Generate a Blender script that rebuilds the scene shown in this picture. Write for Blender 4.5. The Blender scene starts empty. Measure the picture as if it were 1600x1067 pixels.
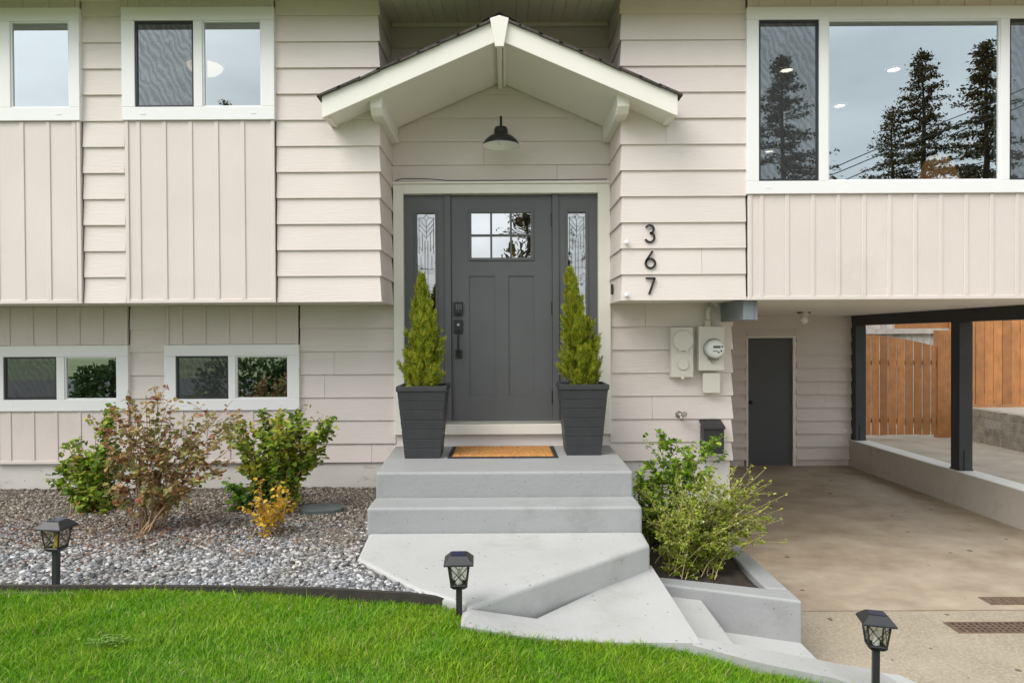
import bpy, bmesh, math, random
import numpy as np
from mathutils import Matrix, Vector
R = math.radians
random.seed(7); rng = np.random.default_rng(7)
S = bpy.context.scene
COL = S.collection

# ------------------------------------------------------------------ camera, sky, sun, exposure
FPX, EYE = 1067.0, 2.03
SHX, SHY = 0.006838, 0.003546
CM = Matrix.Rotation(math.pi/2 - R(0.6), 3, 'X') @ Matrix.Rotation(R(-0.3), 3, 'Z')
cd = bpy.data.cameras.new('camera'); cam = bpy.data.objects.new('camera', cd); COL.objects.link(cam)
cam.location = (0, 0, EYE); cam.rotation_euler = CM.to_euler()
cd.sensor_width = 36; cd.lens = 36*FPX/1600; cd.shift_x = SHX; cd.shift_y = SHY
cd.clip_start = 0.05; cd.clip_end = 800
S.camera = cam

SUN_EL, SUN_AZ = R(50), R(232)          # azimuth clockwise from +Y: behind the camera, to its left
w = bpy.data.worlds.new('World'); S.world = w; w.use_nodes = True
nt = w.node_tree; bg = nt.nodes['Background']
sky = nt.nodes.new('ShaderNodeTexSky'); sky.sky_type = 'NISHITA'; sky.sun_disc = False
sky.sun_elevation = SUN_EL; sky.sun_rotation = SUN_AZ; sky.air_density = 1.0; sky.dust_density = 3.0
hs = nt.nodes.new('ShaderNodeHueSaturation'); hs.inputs['Saturation'].default_value = 0.22
tc = nt.nodes.new('ShaderNodeTexCoord'); mp = nt.nodes.new('ShaderNodeMapping'); mp.inputs['Scale'].default_value = (1, 1, 3)
cl = nt.nodes.new('ShaderNodeTexNoise'); cl.inputs['Scale'].default_value = 2.2; cl.inputs['Detail'].default_value = 6
cr = nt.nodes.new('ShaderNodeMapRange'); cr.inputs[1].default_value = .3; cr.inputs[2].default_value = .7
cr.inputs[3].default_value = .74; cr.inputs[4].default_value = 1.22
mulc = nt.nodes.new('ShaderNodeMix'); mulc.data_type = 'RGBA'; mulc.blend_type = 'MULTIPLY'; mulc.inputs[0].default_value = 1
nt.links.new(sky.outputs[0], hs.inputs['Color']); nt.links.new(tc.outputs['Generated'], mp.inputs[0])
nt.links.new(mp.outputs[0], cl.inputs['Vector']); nt.links.new(cl.outputs['Fac'], cr.inputs[0])
ov = nt.nodes.new('ShaderNodeMix'); ov.data_type = 'RGBA'; ov.inputs[0].default_value = .78; ov.inputs[7].default_value = (4.3, 4.6, 4.75, 1)
nt.links.new(hs.outputs[0], ov.inputs[6]); nt.links.new(ov.outputs[2], mulc.inputs[6]); nt.links.new(cr.outputs[0], mulc.inputs[7])
nt.links.new(mulc.outputs[2], bg.inputs['Color'])
bg.inputs['Strength'].default_value = 0.15
sd = bpy.data.lights.new('sun', 'SUN'); sd.energy = 1.7; sd.angle = R(46); sd.color = (1, .965, .915)
sun = bpy.data.objects.new('sun', sd); COL.objects.link(sun)
sdir = Vector((math.sin(SUN_AZ)*math.cos(SUN_EL), math.cos(SUN_AZ)*math.cos(SUN_EL), math.sin(SUN_EL)))
sun.rotation_euler = sdir.to_track_quat('Z', 'Y').to_euler(); sun.location = sdir*60
S.view_settings.view_transform = 'Standard'; S.view_settings.look = 'None'
S.view_settings.exposure = 0.88; S.view_settings.gamma = 1
S.render.engine = 'CYCLES'
S.cycles.max_bounces = 8; S.cycles.transparent_max_bounces = 16

def _ray(px, py):
    return CM @ Vector(((px-800+SHX*1600)/FPX, (-(py-533.5)+SHY*1600)/FPX, -1))
def at(px, py, Y):                       # photo pixel on the plane y=Y -> (x, z)
    d = _ray(px, py); t = Y/d.y; return d.x*t, EYE+d.z*t
def ax(px, py, Y): return at(px, py, Y)[0]
def az(px, py, Y): return at(px, py, Y)[1]
def gr(px, py, z):                       # photo pixel on level z -> (x, y)
    d = _ray(px, py); t = (z-EYE)/d.z; return d.x*t, d.y*t

# ------------------------------------------------------------------ materials
def lin(c): return tuple(((v/255)/12.92 if v/255 <= .04045 else ((v/255+.055)/1.055)**2.4) for v in c)
def M(name, col, rough=.6, var=.06, vscale=2.5, bump=.0, bscale=60, stretch=(1, 1, 1), metal=0, dirt=None, dscale=3, dlo=.55, dhi=.75, spec=.5, dstretch=(1, 1, 1), island=0, pits=0):
    m = bpy.data.materials.new(name); m.use_nodes = True; t = m.node_tree; N, L = t.nodes, t.links
    b = N['Principled BSDF']; b.inputs['Roughness'].default_value = rough; b.inputs['Metallic'].default_value = metal
    b.inputs['Specular IOR Level'].default_value = spec
    co = N.new('ShaderNodeTexCoord')
    n = N.new('ShaderNodeTexNoise'); n.inputs['Scale'].default_value = vscale; n.inputs['Detail'].default_value = 6
    L.new(co.outputs['Object'], n.inputs['Vector'])
    r = N.new('ShaderNodeMapRange'); r.inputs[1].default_value = .3; r.inputs[2].default_value = .7
    r.inputs[3].default_value = 1-var; r.inputs[4].default_value = 1+var; L.new(n.outputs['Fac'], r.inputs[0])
    mx = N.new('ShaderNodeMix'); mx.data_type = 'RGBA'; mx.blend_type = 'MULTIPLY'; mx.inputs[0].default_value = 1
    mx.inputs[6].default_value = (*col, 1); L.new(r.outputs[0], mx.inputs[7]); out = mx.outputs[2]
    if island:
        g = N.new('ShaderNodeNewGeometry'); r2 = N.new('ShaderNodeMapRange'); r2.inputs[3].default_value = 1-island; r2.inputs[4].default_value = 1+island
        L.new(g.outputs['Random Per Island'], r2.inputs[0])
        m2 = N.new('ShaderNodeMix'); m2.data_type = 'RGBA'; m2.blend_type = 'MULTIPLY'; m2.inputs[0].default_value = 1
        L.new(out, m2.inputs[6]); L.new(r2.outputs[0], m2.inputs[7]); out = m2.outputs[2]
    if dirt:
        mpn = N.new('ShaderNodeMapping'); mpn.inputs['Scale'].default_value = dstretch; L.new(co.outputs['Object'], mpn.inputs[0])
        n2 = N.new('ShaderNodeTexNoise'); n2.inputs['Scale'].default_value = dscale; n2.inputs['Detail'].default_value = 8
        n2.inputs['Roughness'].default_value = .65; L.new(mpn.outputs[0], n2.inputs['Vector'])
        r3 = N.new('ShaderNodeMapRange'); r3.inputs[1].default_value = dlo; r3.inputs[2].default_value = dhi; L.new(n2.outputs['Fac'], r3.inputs[0])
        m3 = N.new('ShaderNodeMix'); m3.data_type = 'RGBA'; m3.inputs[7].default_value = (*dirt, 1)
        L.new(r3.outputs[0], m3.inputs[0]); L.new(out, m3.inputs[6]); out = m3.outputs[2]
    if pits:
        vo = N.new('ShaderNodeTexVoronoi'); vo.inputs['Scale'].default_value = pits; L.new(co.outputs['Object'], vo.inputs['Vector'])
        sp = N.new('ShaderNodeSeparateColor'); L.new(vo.outputs['Color'], sp.inputs[0])
        rr = N.new('ShaderNodeMapRange'); rr.inputs[1].default_value = .55; rr.inputs[2].default_value = 1; rr.inputs[3].default_value = .0; rr.inputs[4].default_value = .17; L.new(sp.outputs[0], rr.inputs[0])
        lt = N.new('ShaderNodeMath'); lt.operation = 'LESS_THAN'; L.new(vo.outputs['Distance'], lt.inputs[0]); L.new(rr.outputs[0], lt.inputs[1])
        m4 = N.new('ShaderNodeMix'); m4.data_type = 'RGBA'; m4.inputs[7].default_value = (*[c*.42 for c in col], 1); L.new(lt.outputs[0], m4.inputs[0]); L.new(out, m4.inputs[6]); out = m4.outputs[2]
        n5 = N.new('ShaderNodeTexNoise'); n5.inputs['Scale'].default_value = 7; n5.inputs['Detail'].default_value = 10; n5.inputs['Roughness'].default_value = .75; L.new(co.outputs['Object'], n5.inputs['Vector'])
        r5 = N.new('ShaderNodeMapRange'); r5.inputs[1].default_value = .6; r5.inputs[2].default_value = .72; r5.inputs[4].default_value = .22; L.new(n5.outputs['Fac'], r5.inputs[0])
        m5 = N.new('ShaderNodeMix'); m5.data_type = 'RGBA'; m5.inputs[7].default_value = (*[c*.72 for c in col], 1); L.new(r5.outputs[0], m5.inputs[0]); L.new(out, m5.inputs[6]); out = m5.outputs[2]
    L.new(out, b.inputs['Base Color'])
    if bump:
        mb = N.new('ShaderNodeMapping'); mb.inputs['Scale'].default_value = stretch; L.new(co.outputs['Object'], mb.inputs[0])
        nb = N.new('ShaderNodeTexNoise'); nb.inputs['Scale'].default_value = bscale; nb.inputs['Detail'].default_value = 5; L.new(mb.outputs[0], nb.inputs['Vector'])
        bp = N.new('ShaderNodeBump'); bp.inputs['Strength'].default_value = bump; bp.inputs['Distance'].default_value = .004
        L.new(nb.outputs['Fac'], bp.inputs['Height']); L.new(bp.outputs[0], b.inputs['Normal'])
    return m
def ramp_mat(name, stops, rough=.6, trans=0, posmix=None, spec=.3, sat=None):
    """colour picked per separate island (leaf, pebble, blade)"""
    m = bpy.data.materials.new(name); m.use_nodes = True; t = m.node_tree; N, L = t.nodes, t.links
    b = N['Principled BSDF']; b.inputs['Roughness'].default_value = rough; b.inputs['Specular IOR Level'].default_value = spec
    g = N.new('ShaderNodeNewGeometry'); co = N.new('ShaderNodeTexCoord')
    def mk(st):
        cr = N.new('ShaderNodeValToRGB'); e = cr.color_ramp.elements
        while len(e) < len(st): e.new(.5)
        for k, (p, c) in enumerate(st): e[k].position = p; e[k].color = (*c, 1)
        L.new(g.outputs['Random Per Island'], cr.inputs[0]); return cr.outputs[0]
    c = mk(stops)
    if posmix:                                     # second palette where a soft noise patch is high
        st2, sc, lo, hi = posmix[:4]
        c2 = mk(st2); n = N.new('ShaderNodeTexNoise'); n.inputs['Scale'].default_value = sc; n.inputs['Detail'].default_value = 4
        L.new(co.outputs['Object'], n.inputs['Vector']); val = n.outputs['Fac']
        if len(posmix) > 4:                        # plus a drift along one axis
            axis, k, o = posmix[4:]
            sp = N.new('ShaderNodeSeparateXYZ'); L.new(co.outputs['Object'], sp.inputs[0])
            ma = N.new('ShaderNodeMath'); ma.operation = 'MULTIPLY_ADD'; L.new(sp.outputs[axis], ma.inputs[0]); ma.inputs[1].default_value = k; ma.inputs[2].default_value = o
            ad = N.new('ShaderNodeMath'); L.new(ma.outputs[0], ad.inputs[0]); L.new(val, ad.inputs[1]); val = ad.outputs[0]
        r = N.new('ShaderNodeMapRange'); r.inputs[1].default_value = lo; r.inputs[2].default_value = hi; L.new(val, r.inputs[0])
        mx = N.new('ShaderNodeMix'); mx.data_type = 'RGBA'; L.new(r.outputs[0], mx.inputs[0]); L.new(c, mx.inputs[6]); L.new(c2, mx.inputs[7]); c = mx.outputs[2]
    L.new(c, b.inputs['Base Color'])
    if trans:
        tr = N.new('ShaderNodeBsdfTranslucent'); L.new(c, tr.inputs['Color']); ms = N.new('ShaderNodeMixShader'); ms.inputs[0].default_value = trans
        L.new(b.outputs[0], ms.inputs[1]); L.new(tr.outputs[0], ms.inputs[2]); L.new(ms.outputs[0], N['Material Output'].inputs[0])
    return m
def glass(name, refl=.45, tint=(.55, .6, .58), wav=.02, wsc=1.2, rcol=(1, 1, 1)):
    m = bpy.data.materials.new(name); m.use_nodes = True; t = m.node_tree; N, L = t.nodes, t.links
    N.remove(N['Principled BSDF'])
    tr = N.new('ShaderNodeBsdfTransparent'); tr.inputs[0].default_value = (*tint, 1)
    gl = N.new('ShaderNodeBsdfGlossy'); gl.inputs['Roughness'].default_value = 0; gl.inputs['Color'].default_value = (*rcol, 1)
    co = N.new('ShaderNodeTexCoord'); n = N.new('ShaderNodeTexNoise'); n.inputs['Scale'].default_value = wsc; n.inputs['Detail'].default_value = 1
    L.new(co.outputs['Object'], n.inputs['Vector']); bp = N.new('ShaderNodeBump'); bp.inputs['Strength'].default_value = wav; bp.inputs['Distance'].default_value = .1
    L.new(n.outputs['Fac'], bp.inputs['Height']); L.new(bp.outputs[0], gl.inputs['Normal'])
    ms = N.new('ShaderNodeMixShader'); ms.inputs[0].default_value = refl
    L.new(tr.outputs[0], ms.inputs[1]); L.new(gl.outputs[0], ms.inputs[2]); L.new(ms.outputs[0], N['Material Output'].inputs[0])
    return m
def screen_mat(name):
    m = bpy.data.materials.new(name); m.use_nodes = True; t = m.node_tree; N, L = t.nodes, t.links
    b = N['Principled BSDF']; b.inputs['Base Color'].default_value = (.05, .052, .055, 1); b.inputs['Roughness'].default_value = .7
    tr = N.new('ShaderNodeBsdfTransparent'); co = N.new('ShaderNodeTexCoord')
    mpn = N.new('ShaderNodeMapping'); mpn.inputs['Scale'].default_value = (1, 1, .55); L.new(co.outputs['Object'], mpn.inputs[0])
    wv = N.new('ShaderNodeTexWave'); wv.inputs['Scale'].default_value = 11; wv.inputs['Distortion'].default_value = 9; wv.inputs['Detail'].default_value = 3; wv.inputs['Detail Scale'].default_value = 1.1
    wv.bands_direction = 'DIAGONAL'; L.new(mpn.outputs[0], wv.inputs['Vector'])
    r = N.new('ShaderNodeMapRange'); r.inputs[3].default_value = .36; r.inputs[4].default_value = .50; L.new(wv.outputs['Fac'], r.inputs[0])
    ms = N.new('ShaderNodeMixShader'); L.new(r.outputs[0], ms.inputs[0]); L.new(tr.outputs[0], ms.inputs[1]); L.new(b.outputs[0], ms.inputs[2])
    L.new(ms.outputs[0], N['Material Output'].inputs[0]); return m
def emit(name, col, s):
    m = bpy.data.materials.new(name); m.use_nodes = True; b = m.node_tree.nodes['Principled BSDF']
    b.inputs['Base Color'].default_value = (*col, 1); b.inputs['Emission Color'].default_value = (*col, 1); b.inputs['Emission Strength'].default_value = s; return m

GRAIN = (1, 1, 26)
SIDING = M('painted lap siding', (.705, .63, .588), .55, .03, 1.6, .7, 9, GRAIN, dirt=(.62, .56, .505), dscale=1.5, dlo=.58, dhi=.85)
BATTEN = M('painted board and batten', (.69, .608, .57), .55, .03, 1.8, .5, 10, (26, 26, 1), dirt=(.60, .545, .495), dscale=1.4, dlo=.56, dhi=.85)
SOFF = M('painted soffit', (.80, .74, .62), .6, .03)
PORCHM = M('cream porch paint', (.79, .755, .69), .55, .025, 2, .1, 9, (6, 6, 6))
TRIMW = M('white vinyl', (.82, .81, .81), .35, .015)
TRIMC = M('cream trim paint', (.80, .765, .69), .5, .02)
DOORG = M('dark grey door paint', (.098, .100, .104), .42, .05, 3, .14, 12, (8, 8, 1))
DOORB = M('dark grey carport door', (.075, .077, .082), .55, .06, 3)
BLK = M('black metal', (.012, .012, .013), .4, .1)
BLKP = M('black plastic', (.022, .022, .024), .45, .15, 12)
CHAR = M('charcoal beam paint', (.038, .040, .045), .5, .12, 4, .4, 8, (6, 6, 1))
STEPF = M('grey floor paint', (.298, .302, .303), .6, .07, 1.7, .6, 34, dirt=(.225, .225, .22), dscale=2.6, dlo=.54, dhi=.8, pits=42)
STEPL = M('pale walkway paint', (.42, .42, .412), .62, .07, 1.6, .6, 34, dirt=(.345, .335, .315), dscale=2.4, dlo=.53, dhi=.8, pits=24)
FOUND = M('stained concrete foundation', (.58, .55, .51), .8, .08, 3, .5, 30, dirt=(.33, .31, .28), dscale=4, dlo=.58, dhi=.72, dstretch=(1, 1, 2), pits=14)
DRIVE = M('carport concrete', (.29, .222, .155), .62, .22, 4.5, .3, 60, dirt=(.46, .385, .295), dscale=1.7, dlo=.34, dhi=.68, dstretch=(.9, 1.1, 1), pits=5)
AGG = M('exposed aggregate', (.30, .25, .185), .85, .14, 3, .8, 130, dirt=(.44, .385, .30), dscale=55, dlo=.42, dhi=.70, pits=9)
SOIL = M('dark soil', (.035, .025, .018), .95, .4, 20, 1, 60)
GRBASE = M('gravel bed base', (.10, .085, .068), .9, .4, 30, 1, 80, dirt=(.07, .045, .03), dscale=2.5)
LAWNB = M('lawn soil', (.09, .16, .03), .95, .4, 8)
SHING = M('asphalt shingle', (.075, .062, .055), .9, .35, 25, .8, 90, island=.3)
POTM = M('charcoal planter', (.032, .032, .035), .5, .12, 9, .5, 10, (2, 2, 12), dirt=(.07, .068, .066), dscale=9, dlo=.64, dhi=.8)
COIR = M('coir mat', (.47, .22, .06), .95, .30, 60, 1, 160, dirt=(.24, .11, .035), dscale=38, dlo=.50, dhi=.68)
RUBB = M('black rubber', (.015, .014, .014), .7, .1)
CEDAR = M('stained cedar boards', (.43, .185, .062), .65, .18, 5, .5, 8, (8, 8, 1), dirt=(.25, .105, .036), dscale=5, dlo=.52, dhi=.78, dstretch=(6, 6, .7), island=.25)
GREYW = M('weathered grey boards', (.40, .37, .34), .8, .2, 6, .4, 8, (8, 8, 1), island=.2)
BLOCK = M('concrete block', (.36, .325, .265), .9, .2, 7, .6, 60, dirt=(.17, .15, .115), dscale=3, dlo=.52, dhi=.72)
METER = M('painted meter box', (.66, .62, .55), .5, .03)
METAL = M('galvanised metal', (.42, .41, .38), .4, .1, metal=.8)
GLSM = M('meter glass body', (.74, .74, .71), .2, .02)
BEAMG = M('blue grey beam paint', (.20, .215, .24), .45, .12, 6, .4, 10, (8, 2, 8))
RUST = M('rusty iron', (.15, .10, .07), .8, .3, 20, .5, 60)
INTW = M('room wall', (.22, .215, .20), .9, .03)
INTC = M('room ceiling', (.55, .54, .52), .9, .02)
INTF = M('room floor', (.10, .07, .045), .6, .1)
BLIND = M('roller blind', (.62, .66, .60), .7, .02)
BARK = M('bark', (.055, .038, .026), .9, .3, 15, .6, 40)
STEMR = M('rose stems', (.33, .215, .12), .7, .3, 12)
STEMG = M('green stems', (.24, .21, .075), .7, .3, 12)
STONE = M('flat slate', (.085, .10, .098), .7, .2, 9, .5, 20)
EDGE = M('dark plastic edging', (.035, .028, .024), .7, .25, 8)
ROAD = M('asphalt', (.05, .05, .052), .9, .15, 20)
TERR = M('terrain', (.12, .15, .05), .95, .3, .3)
WINGL = glass('window glass', .50, (.50, .53, .51), .012, 1.3, (.90, .97, 1))
PICGL = glass('picture window glass', .52, (.42, .44, .43), .014, 1.1, (.86, .96, 1))
DOORGL = glass('textured door glass', .60, (.30, .29, .27), .035, 3)
SIDEGL = glass('bevelled sidelight glass', .38, (.40, .38, .35), .06, 9)
LANGL = glass('lantern glass', .10, (.80, .80, .78), .02, 5)
SCREEN = screen_mat('insect screen')
CAME = M('lead came', (.30, .30, .30), .4, .1, metal=.6)
SOLAR = M('solar cell', (.03, .033, .06), .15, .2, 30)
YBULB = M('amber plastic', (.75, .48, .05), .4, .1)
DOWNL = emit('downlight glow', (1, .90, .74), 5)
DOMEL = emit('dome light glow', (1, .76, .54), .75)
SHADEL = emit('warm lamp shade', (.75, .36, .13), .26)
WHITEIN = M('white enamel', (.90, .90, .88), .3, .02)
FROST = M('frosted bulb', (.85, .84, .80), .25, .02)

# ------------------------------------------------------------------ mesh helpers
def root_loc(o):
    v = Vector((0, 0, 0))
    while o is not None: v += Vector(o.location); o = o.parent
    return v
def tag(o, label=None, cat=None, group=None, kind=None):
    if label: o['label'] = label
    if cat: o['category'] = cat
    if group: o['group'] = group
    if kind: o['kind'] = kind
    return o
def thing(name, loc, label, cat, group=None):
    o = bpy.data.objects.new(name, None); o.empty_display_size = .1; COL.objects.link(o); o.location = loc
    return tag(o, label, cat, group)
def link_mesh(name, me, mat, parent=None, smooth=False, bevel=0, seg=2):
    me.materials.append(mat)
    if smooth: me.polygons.foreach_set('use_smooth', [True]*len(me.polygons))
    o = bpy.data.objects.new(name, me); COL.objects.link(o)
    if parent is not None:
        o.parent = parent
        off = root_loc(parent)
        me.transform(Matrix.Translation(-off))
    if bevel:
        b = o.modifiers.new('bevel', 'BEVEL'); b.width = bevel; b.segments = seg; b.limit_method = 'ANGLE'; b.angle_limit = R(40)
    return o
class MB:
    def __init__(s): s.v = []; s.f = []
    def add(s, vs, fs):
        k = len(s.v); s.v += [tuple(x) for x in vs]; s.f += [tuple(i+k for i in f) for f in fs]; return s
    def box(s, x0, x1, y0, y1, z0, z1):
        return s.add([(x0,y0,z0),(x1,y0,z0),(x1,y1,z0),(x0,y1,z0),(x0,y0,z1),(x1,y0,z1),(x1,y1,z1),(x0,y1,z1)],
                     [(0,3,2,1),(4,5,6,7),(0,1,5,4),(1,2,6,5),(2,3,7,6),(3,0,4,7)])
    def prism(s, poly, z0, z1):                   # poly (x, y) counter-clockwise seen from above
        n = len(poly)
        return s.add([(x,y,z0) for x,y in poly]+[(x,y,z1) for x,y in poly],
            [tuple(range(n-1,-1,-1)), tuple(range(n,2*n))]+[(i,(i+1)%n,n+(i+1)%n,n+i) for i in range(n)])
    def prism_y(s, poly, y0, y1):                 # poly (x, z) counter-clockwise seen from the front
        n = len(poly)
        return s.add([(x,y0,z) for x,z in poly]+[(x,y1,z) for x,z in poly],
            [tuple(range(n)), tuple(range(2*n-1,n-1,-1))]+[((i+1)%n,i,n+i,n+(i+1)%n) for i in range(n)])
    def frustum(s, c, z0, h0, z1, h1):            # square frustum, half widths (hx,hy)
        x, y = c; a, b = h0; p, q = h1
        return s.add([(x-a,y-b,z0),(x+a,y-b,z0),(x+a,y+b,z0),(x-a,y+b,z0),(x-p,y-q,z1),(x+p,y-q,z1),(x+p,y+q,z1),(x-p,y+q,z1)],
                     [(0,3,2,1),(4,5,6,7),(0,1,5,4),(1,2,6,5),(2,3,7,6),(3,0,4,7)])
    def tube(s, pts, r, n=6, cap=True):
        pts = [Vector(p) for p in pts]; rs = r if isinstance(r, (list, tuple)) else [r]*len(pts)
        k0 = len(s.v); up = Vector((0, 0, 1))
        for i, p in enumerate(pts):
            d = (pts[min(i+1, len(pts)-1)]-pts[max(i-1, 0)]).normalized()
            u = d.cross(up if abs(d.z) < .95 else Vector((1, 0, 0))).normalized(); v = d.cross(u)
            for a in range(n):
                t = 2*math.pi*a/n; s.v.append(tuple(p+(u*math.cos(t)+v*math.sin(t))*rs[i]))
        for i in range(len(pts)-1):
            for a in range(n):
                q = k0+i*n; s.f.append((q+a, q+(a+1) % n, q+n+(a+1) % n, q+n+a))
        if cap: s.f.append(tuple(k0+n-1-a for a in range(n))); q = k0+(len(pts)-1)*n; s.f.append(tuple(q+a for a in range(n)))
        return s
    def lathe(s, c, prof, n=24, axis='z'):        # prof: (r, h)
        k0 = len(s.v); x, y, z = c
        for r, h in prof:
            for a in range(n):
                t = 2*math.pi*a/n
                s.v.append((x+r*math.cos(t), y+r*math.sin(t), z+h) if axis == 'z' else (x+r*math.cos(t), y-h, z+r*math.sin(t)))
        for i in range(len(prof)-1):
            for a in range(n):
                q = k0+i*n; s.f.append((q+a, q+(a+1) % n, q+n+(a+1) % n, q+n+a))
        return s
    def build(s, name, mat, parent=None, **k):
        me = bpy.data.meshes.new(name); me.from_pydata(s.v, [], s.f); me.update()
        return link_mesh(name, me, mat, parent, **k)
def np_mesh(name, V, faces, mat, parent=None, smooth=False):
    """faces: list of int arrays (n,k)"""
    me = bpy.data.meshes.new(name); V = np.asarray(V, np.float32)
    me.vertices.add(len(V)); me.vertices.foreach_set('co', V.ravel())
    idx = np.concatenate([f.ravel() for f in faces]).astype(np.int32)
    tot = np.concatenate([np.full(len(f), f.shape[1]) for f in faces]).astype(np.int32)
    st = np.concatenate([[0], np.cumsum(tot)[:-1]]).astype(np.int32)
    me.loops.add(len(idx)); me.loops.foreach_set('vertex_index', idx)
    me.polygons.add(len(tot)); me.polygons.foreach_set('loop_start', st); me.polygons.foreach_set('loop_total', tot)
    me.update(calc_edges=True)
    return link_mesh(name, me, mat, parent, smooth)
def children(o): return [c for c in bpy.data.objects if c.parent == o]
def copy_tree(o, parent=None):
    c = o.copy(); COL.objects.link(c)
    if parent is not None: c.parent = parent; c.matrix_parent_inverse = o.matrix_parent_inverse
    for ch in children(o):
        copy_tree(ch, c)
    return c

def lap(path, edges, o0=.004, o1=.020):
    """lap siding wrapped round a plan path; edges = heights of the board bottoms plus the top"""
    m = MB(); P = [Vector(p) for p in path]; nn = []
    for a, b in zip(P, P[1:]):
        d = (b-a).normalized(); nn.append(Vector((d.y, -d.x)))
    mi = []
    for i in range(len(P)):
        a = nn[max(i-1, 0)]; b = nn[min(i, len(nn)-1)]; mi.append((a+b)/(1+a.dot(b)))
    for zb, zt in zip(edges, edges[1:]):
        for i in range(len(P)-1):
          cuts = [0, 1]
          if (P[i+1]-P[i]).length > .85 and random.random() < .38: cuts.insert(1, random.uniform(.2, .8))
          for c0, c1 in zip(cuts, cuts[1:]):
            L_ = (P[i+1]-P[i]).length; e0 = .0012/L_ if c0 else 0; e1 = .0012/L_ if c1 < 1 else 0
            A, B = P[i].lerp(P[i+1], c0+e0), P[i].lerp(P[i+1], c1-e1); a, b = mi[i] if not c0 else nn[i], mi[i+1] if c1 == 1 else nn[i]
            j = random.uniform(-.0016, .0016)
            lo, hi = o1+j, o0+j*.3
            q = [(*(A+a*lo), zb), (*(B+b*lo), zb), (*(B+b*hi), zt), (*(A+a*hi), zt), (*A, zb), (*B, zb), (*A, zt), (*B, zt)]
            m.add(q, [(0, 1, 2, 3), (4, 5, 1, 0), (4, 0, 3, 6), (1, 5, 7, 2)])
    return m
PITCH = .2095

# ------------------------------------------------------------------ key positions
F, D = 5.54, 6.17                   # upper wall plane, door wall plane
ZB = 2.328                          # underside of the upper storey
ZE = 4.86                           # top of upper siding
XL, XR = -1.015, .957               # entry recess
CARX, CARY = 5.39, 10.72            # carport low wall face, carport back wall
def soffit_z(y): return 4.755+(y-F)*.15

# ------------------------------------------------------------------ setting: terrain, road, driveway, lawn
def terr_z(y): return -.12 if y > 3 else (.42 if y < -5 else -.12+.54*(3-y)/8)
tm = MB(); ys = [-300, -40, -5, 3, 20, 60, 300]
for y0, y1 in zip(ys, ys[1:]):
    tm.add([(-300, y0, terr_z(y0)), (300, y0, terr_z(y0)), (300, y1, terr_z(y1)), (-300, y1, terr_z(y1))], [(0, 1, 2, 3)])
tag(tm.build('ground', TERR), 'grassy ground running out beyond the street and behind the house', 'ground', kind='structure')
tag(MB().add([(-120, -15, .45), (120, -15, .45), (120, -7, .45), (-120, -7, .45)], [(0, 1, 2, 3)]).build('road', ROAD),
    'asphalt street in front of the property', 'road', kind='structure')
dm = MB(); JY = 5.03
dm.box(1.85, CARX+.05, JY+.012, CARY+.1, -.2, 0)
tag(dm.build('carport_floor', DRIVE), 'smooth brown stained concrete floor of the carport', 'floor', kind='structure')
am = MB().prism([(1.815, 3.3), (9.3, 3.3), (9.3, JY), (1.815, JY)], -.2, -.004)
am.add([(1.83, 3.3, -.004), (1.83, -7, .46), (9.3, -7, .46), (9.3, 3.3, -.004)], [(0, 1, 2, 3)])
tag(am.build('driveway', AGG), 'tan exposed aggregate driveway in front of the carport', 'driveway', kind='structure')
tag(MB().box(CARX+.20, 9.0, JY+.01, 17, -.2, -.002).build('side_path', M('pale side slab', (.42, .37, .30), .85, .15, 2, .4, 60, dirt=(.30, .26, .2), dscale=3)),
    'pale concrete slab outside the carport running to the gate', 'path', kind='structure')

EX = [(-9, 3.62), (-4.7, 3.66), (-2.73, 3.664), (-1.6, 3.64), (-.99, 3.60), (-.50, 3.535), (-.24, 3.475)]   # edging line
def edge_y(x):
    if x < -.24: return float(np.interp(x, [p[0] for p in EX], [p[1] for p in EX]))
    return float(np.interp(x, [-.24, -.215, .05, .35, .95, 1.6, 2.3, 3], [3.475, 3.19, 3.24, 3.32, 3.30, 3.30, 3.30, 3.25]))
def lawn_z(x, y=3.3):
    z = float(np.interp(x, [-9, -1, -.2, .05, .35, .65, .95, 1.22, 1.6, 2.0, 3.0], [.676, .676, .668, .592, .535, .520, .495, .418, .345, .24, .0]))
    return z + .012*math.sin(x*3.1+y*2)+.01*math.sin(y*5+x)
lm = MB(); xs = np.concatenate([np.linspace(-9, -.26, 110), np.linspace(-.24, -.21, 4), np.linspace(-.17, 2.9, 40)]); ny = 46
for i, x in enumerate(xs):
    for j in range(ny):
        y = -5+(edge_y(x)-.012+5)*(j/(ny-1))**.5; lm.v.append((x, y, lawn_z(x, y)-.010 if y > 0 else lawn_z(x, y)*(1+y/5)+.47*(-y/5)))
for i in range(len(xs)-1):
    for j in range(ny-1):
        a = i*ny+j; lm.f.append((a, a+ny, a+ny+1, a+1))
for i in range(len(xs)-1):                     # turf cut down to the paths
    a, b = i*ny+ny-1, (i+1)*ny+ny-1; k = len(lm.v)
    lm.v += [(lm.v[a][0], lm.v[a][1], -.1), (lm.v[b][0], lm.v[b][1], -.1)]; lm.f.append((a, b, k+1, k))
tag(lm.build('lawn', LAWNB), 'soil under the front lawn', 'lawn', kind='structure')

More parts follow.
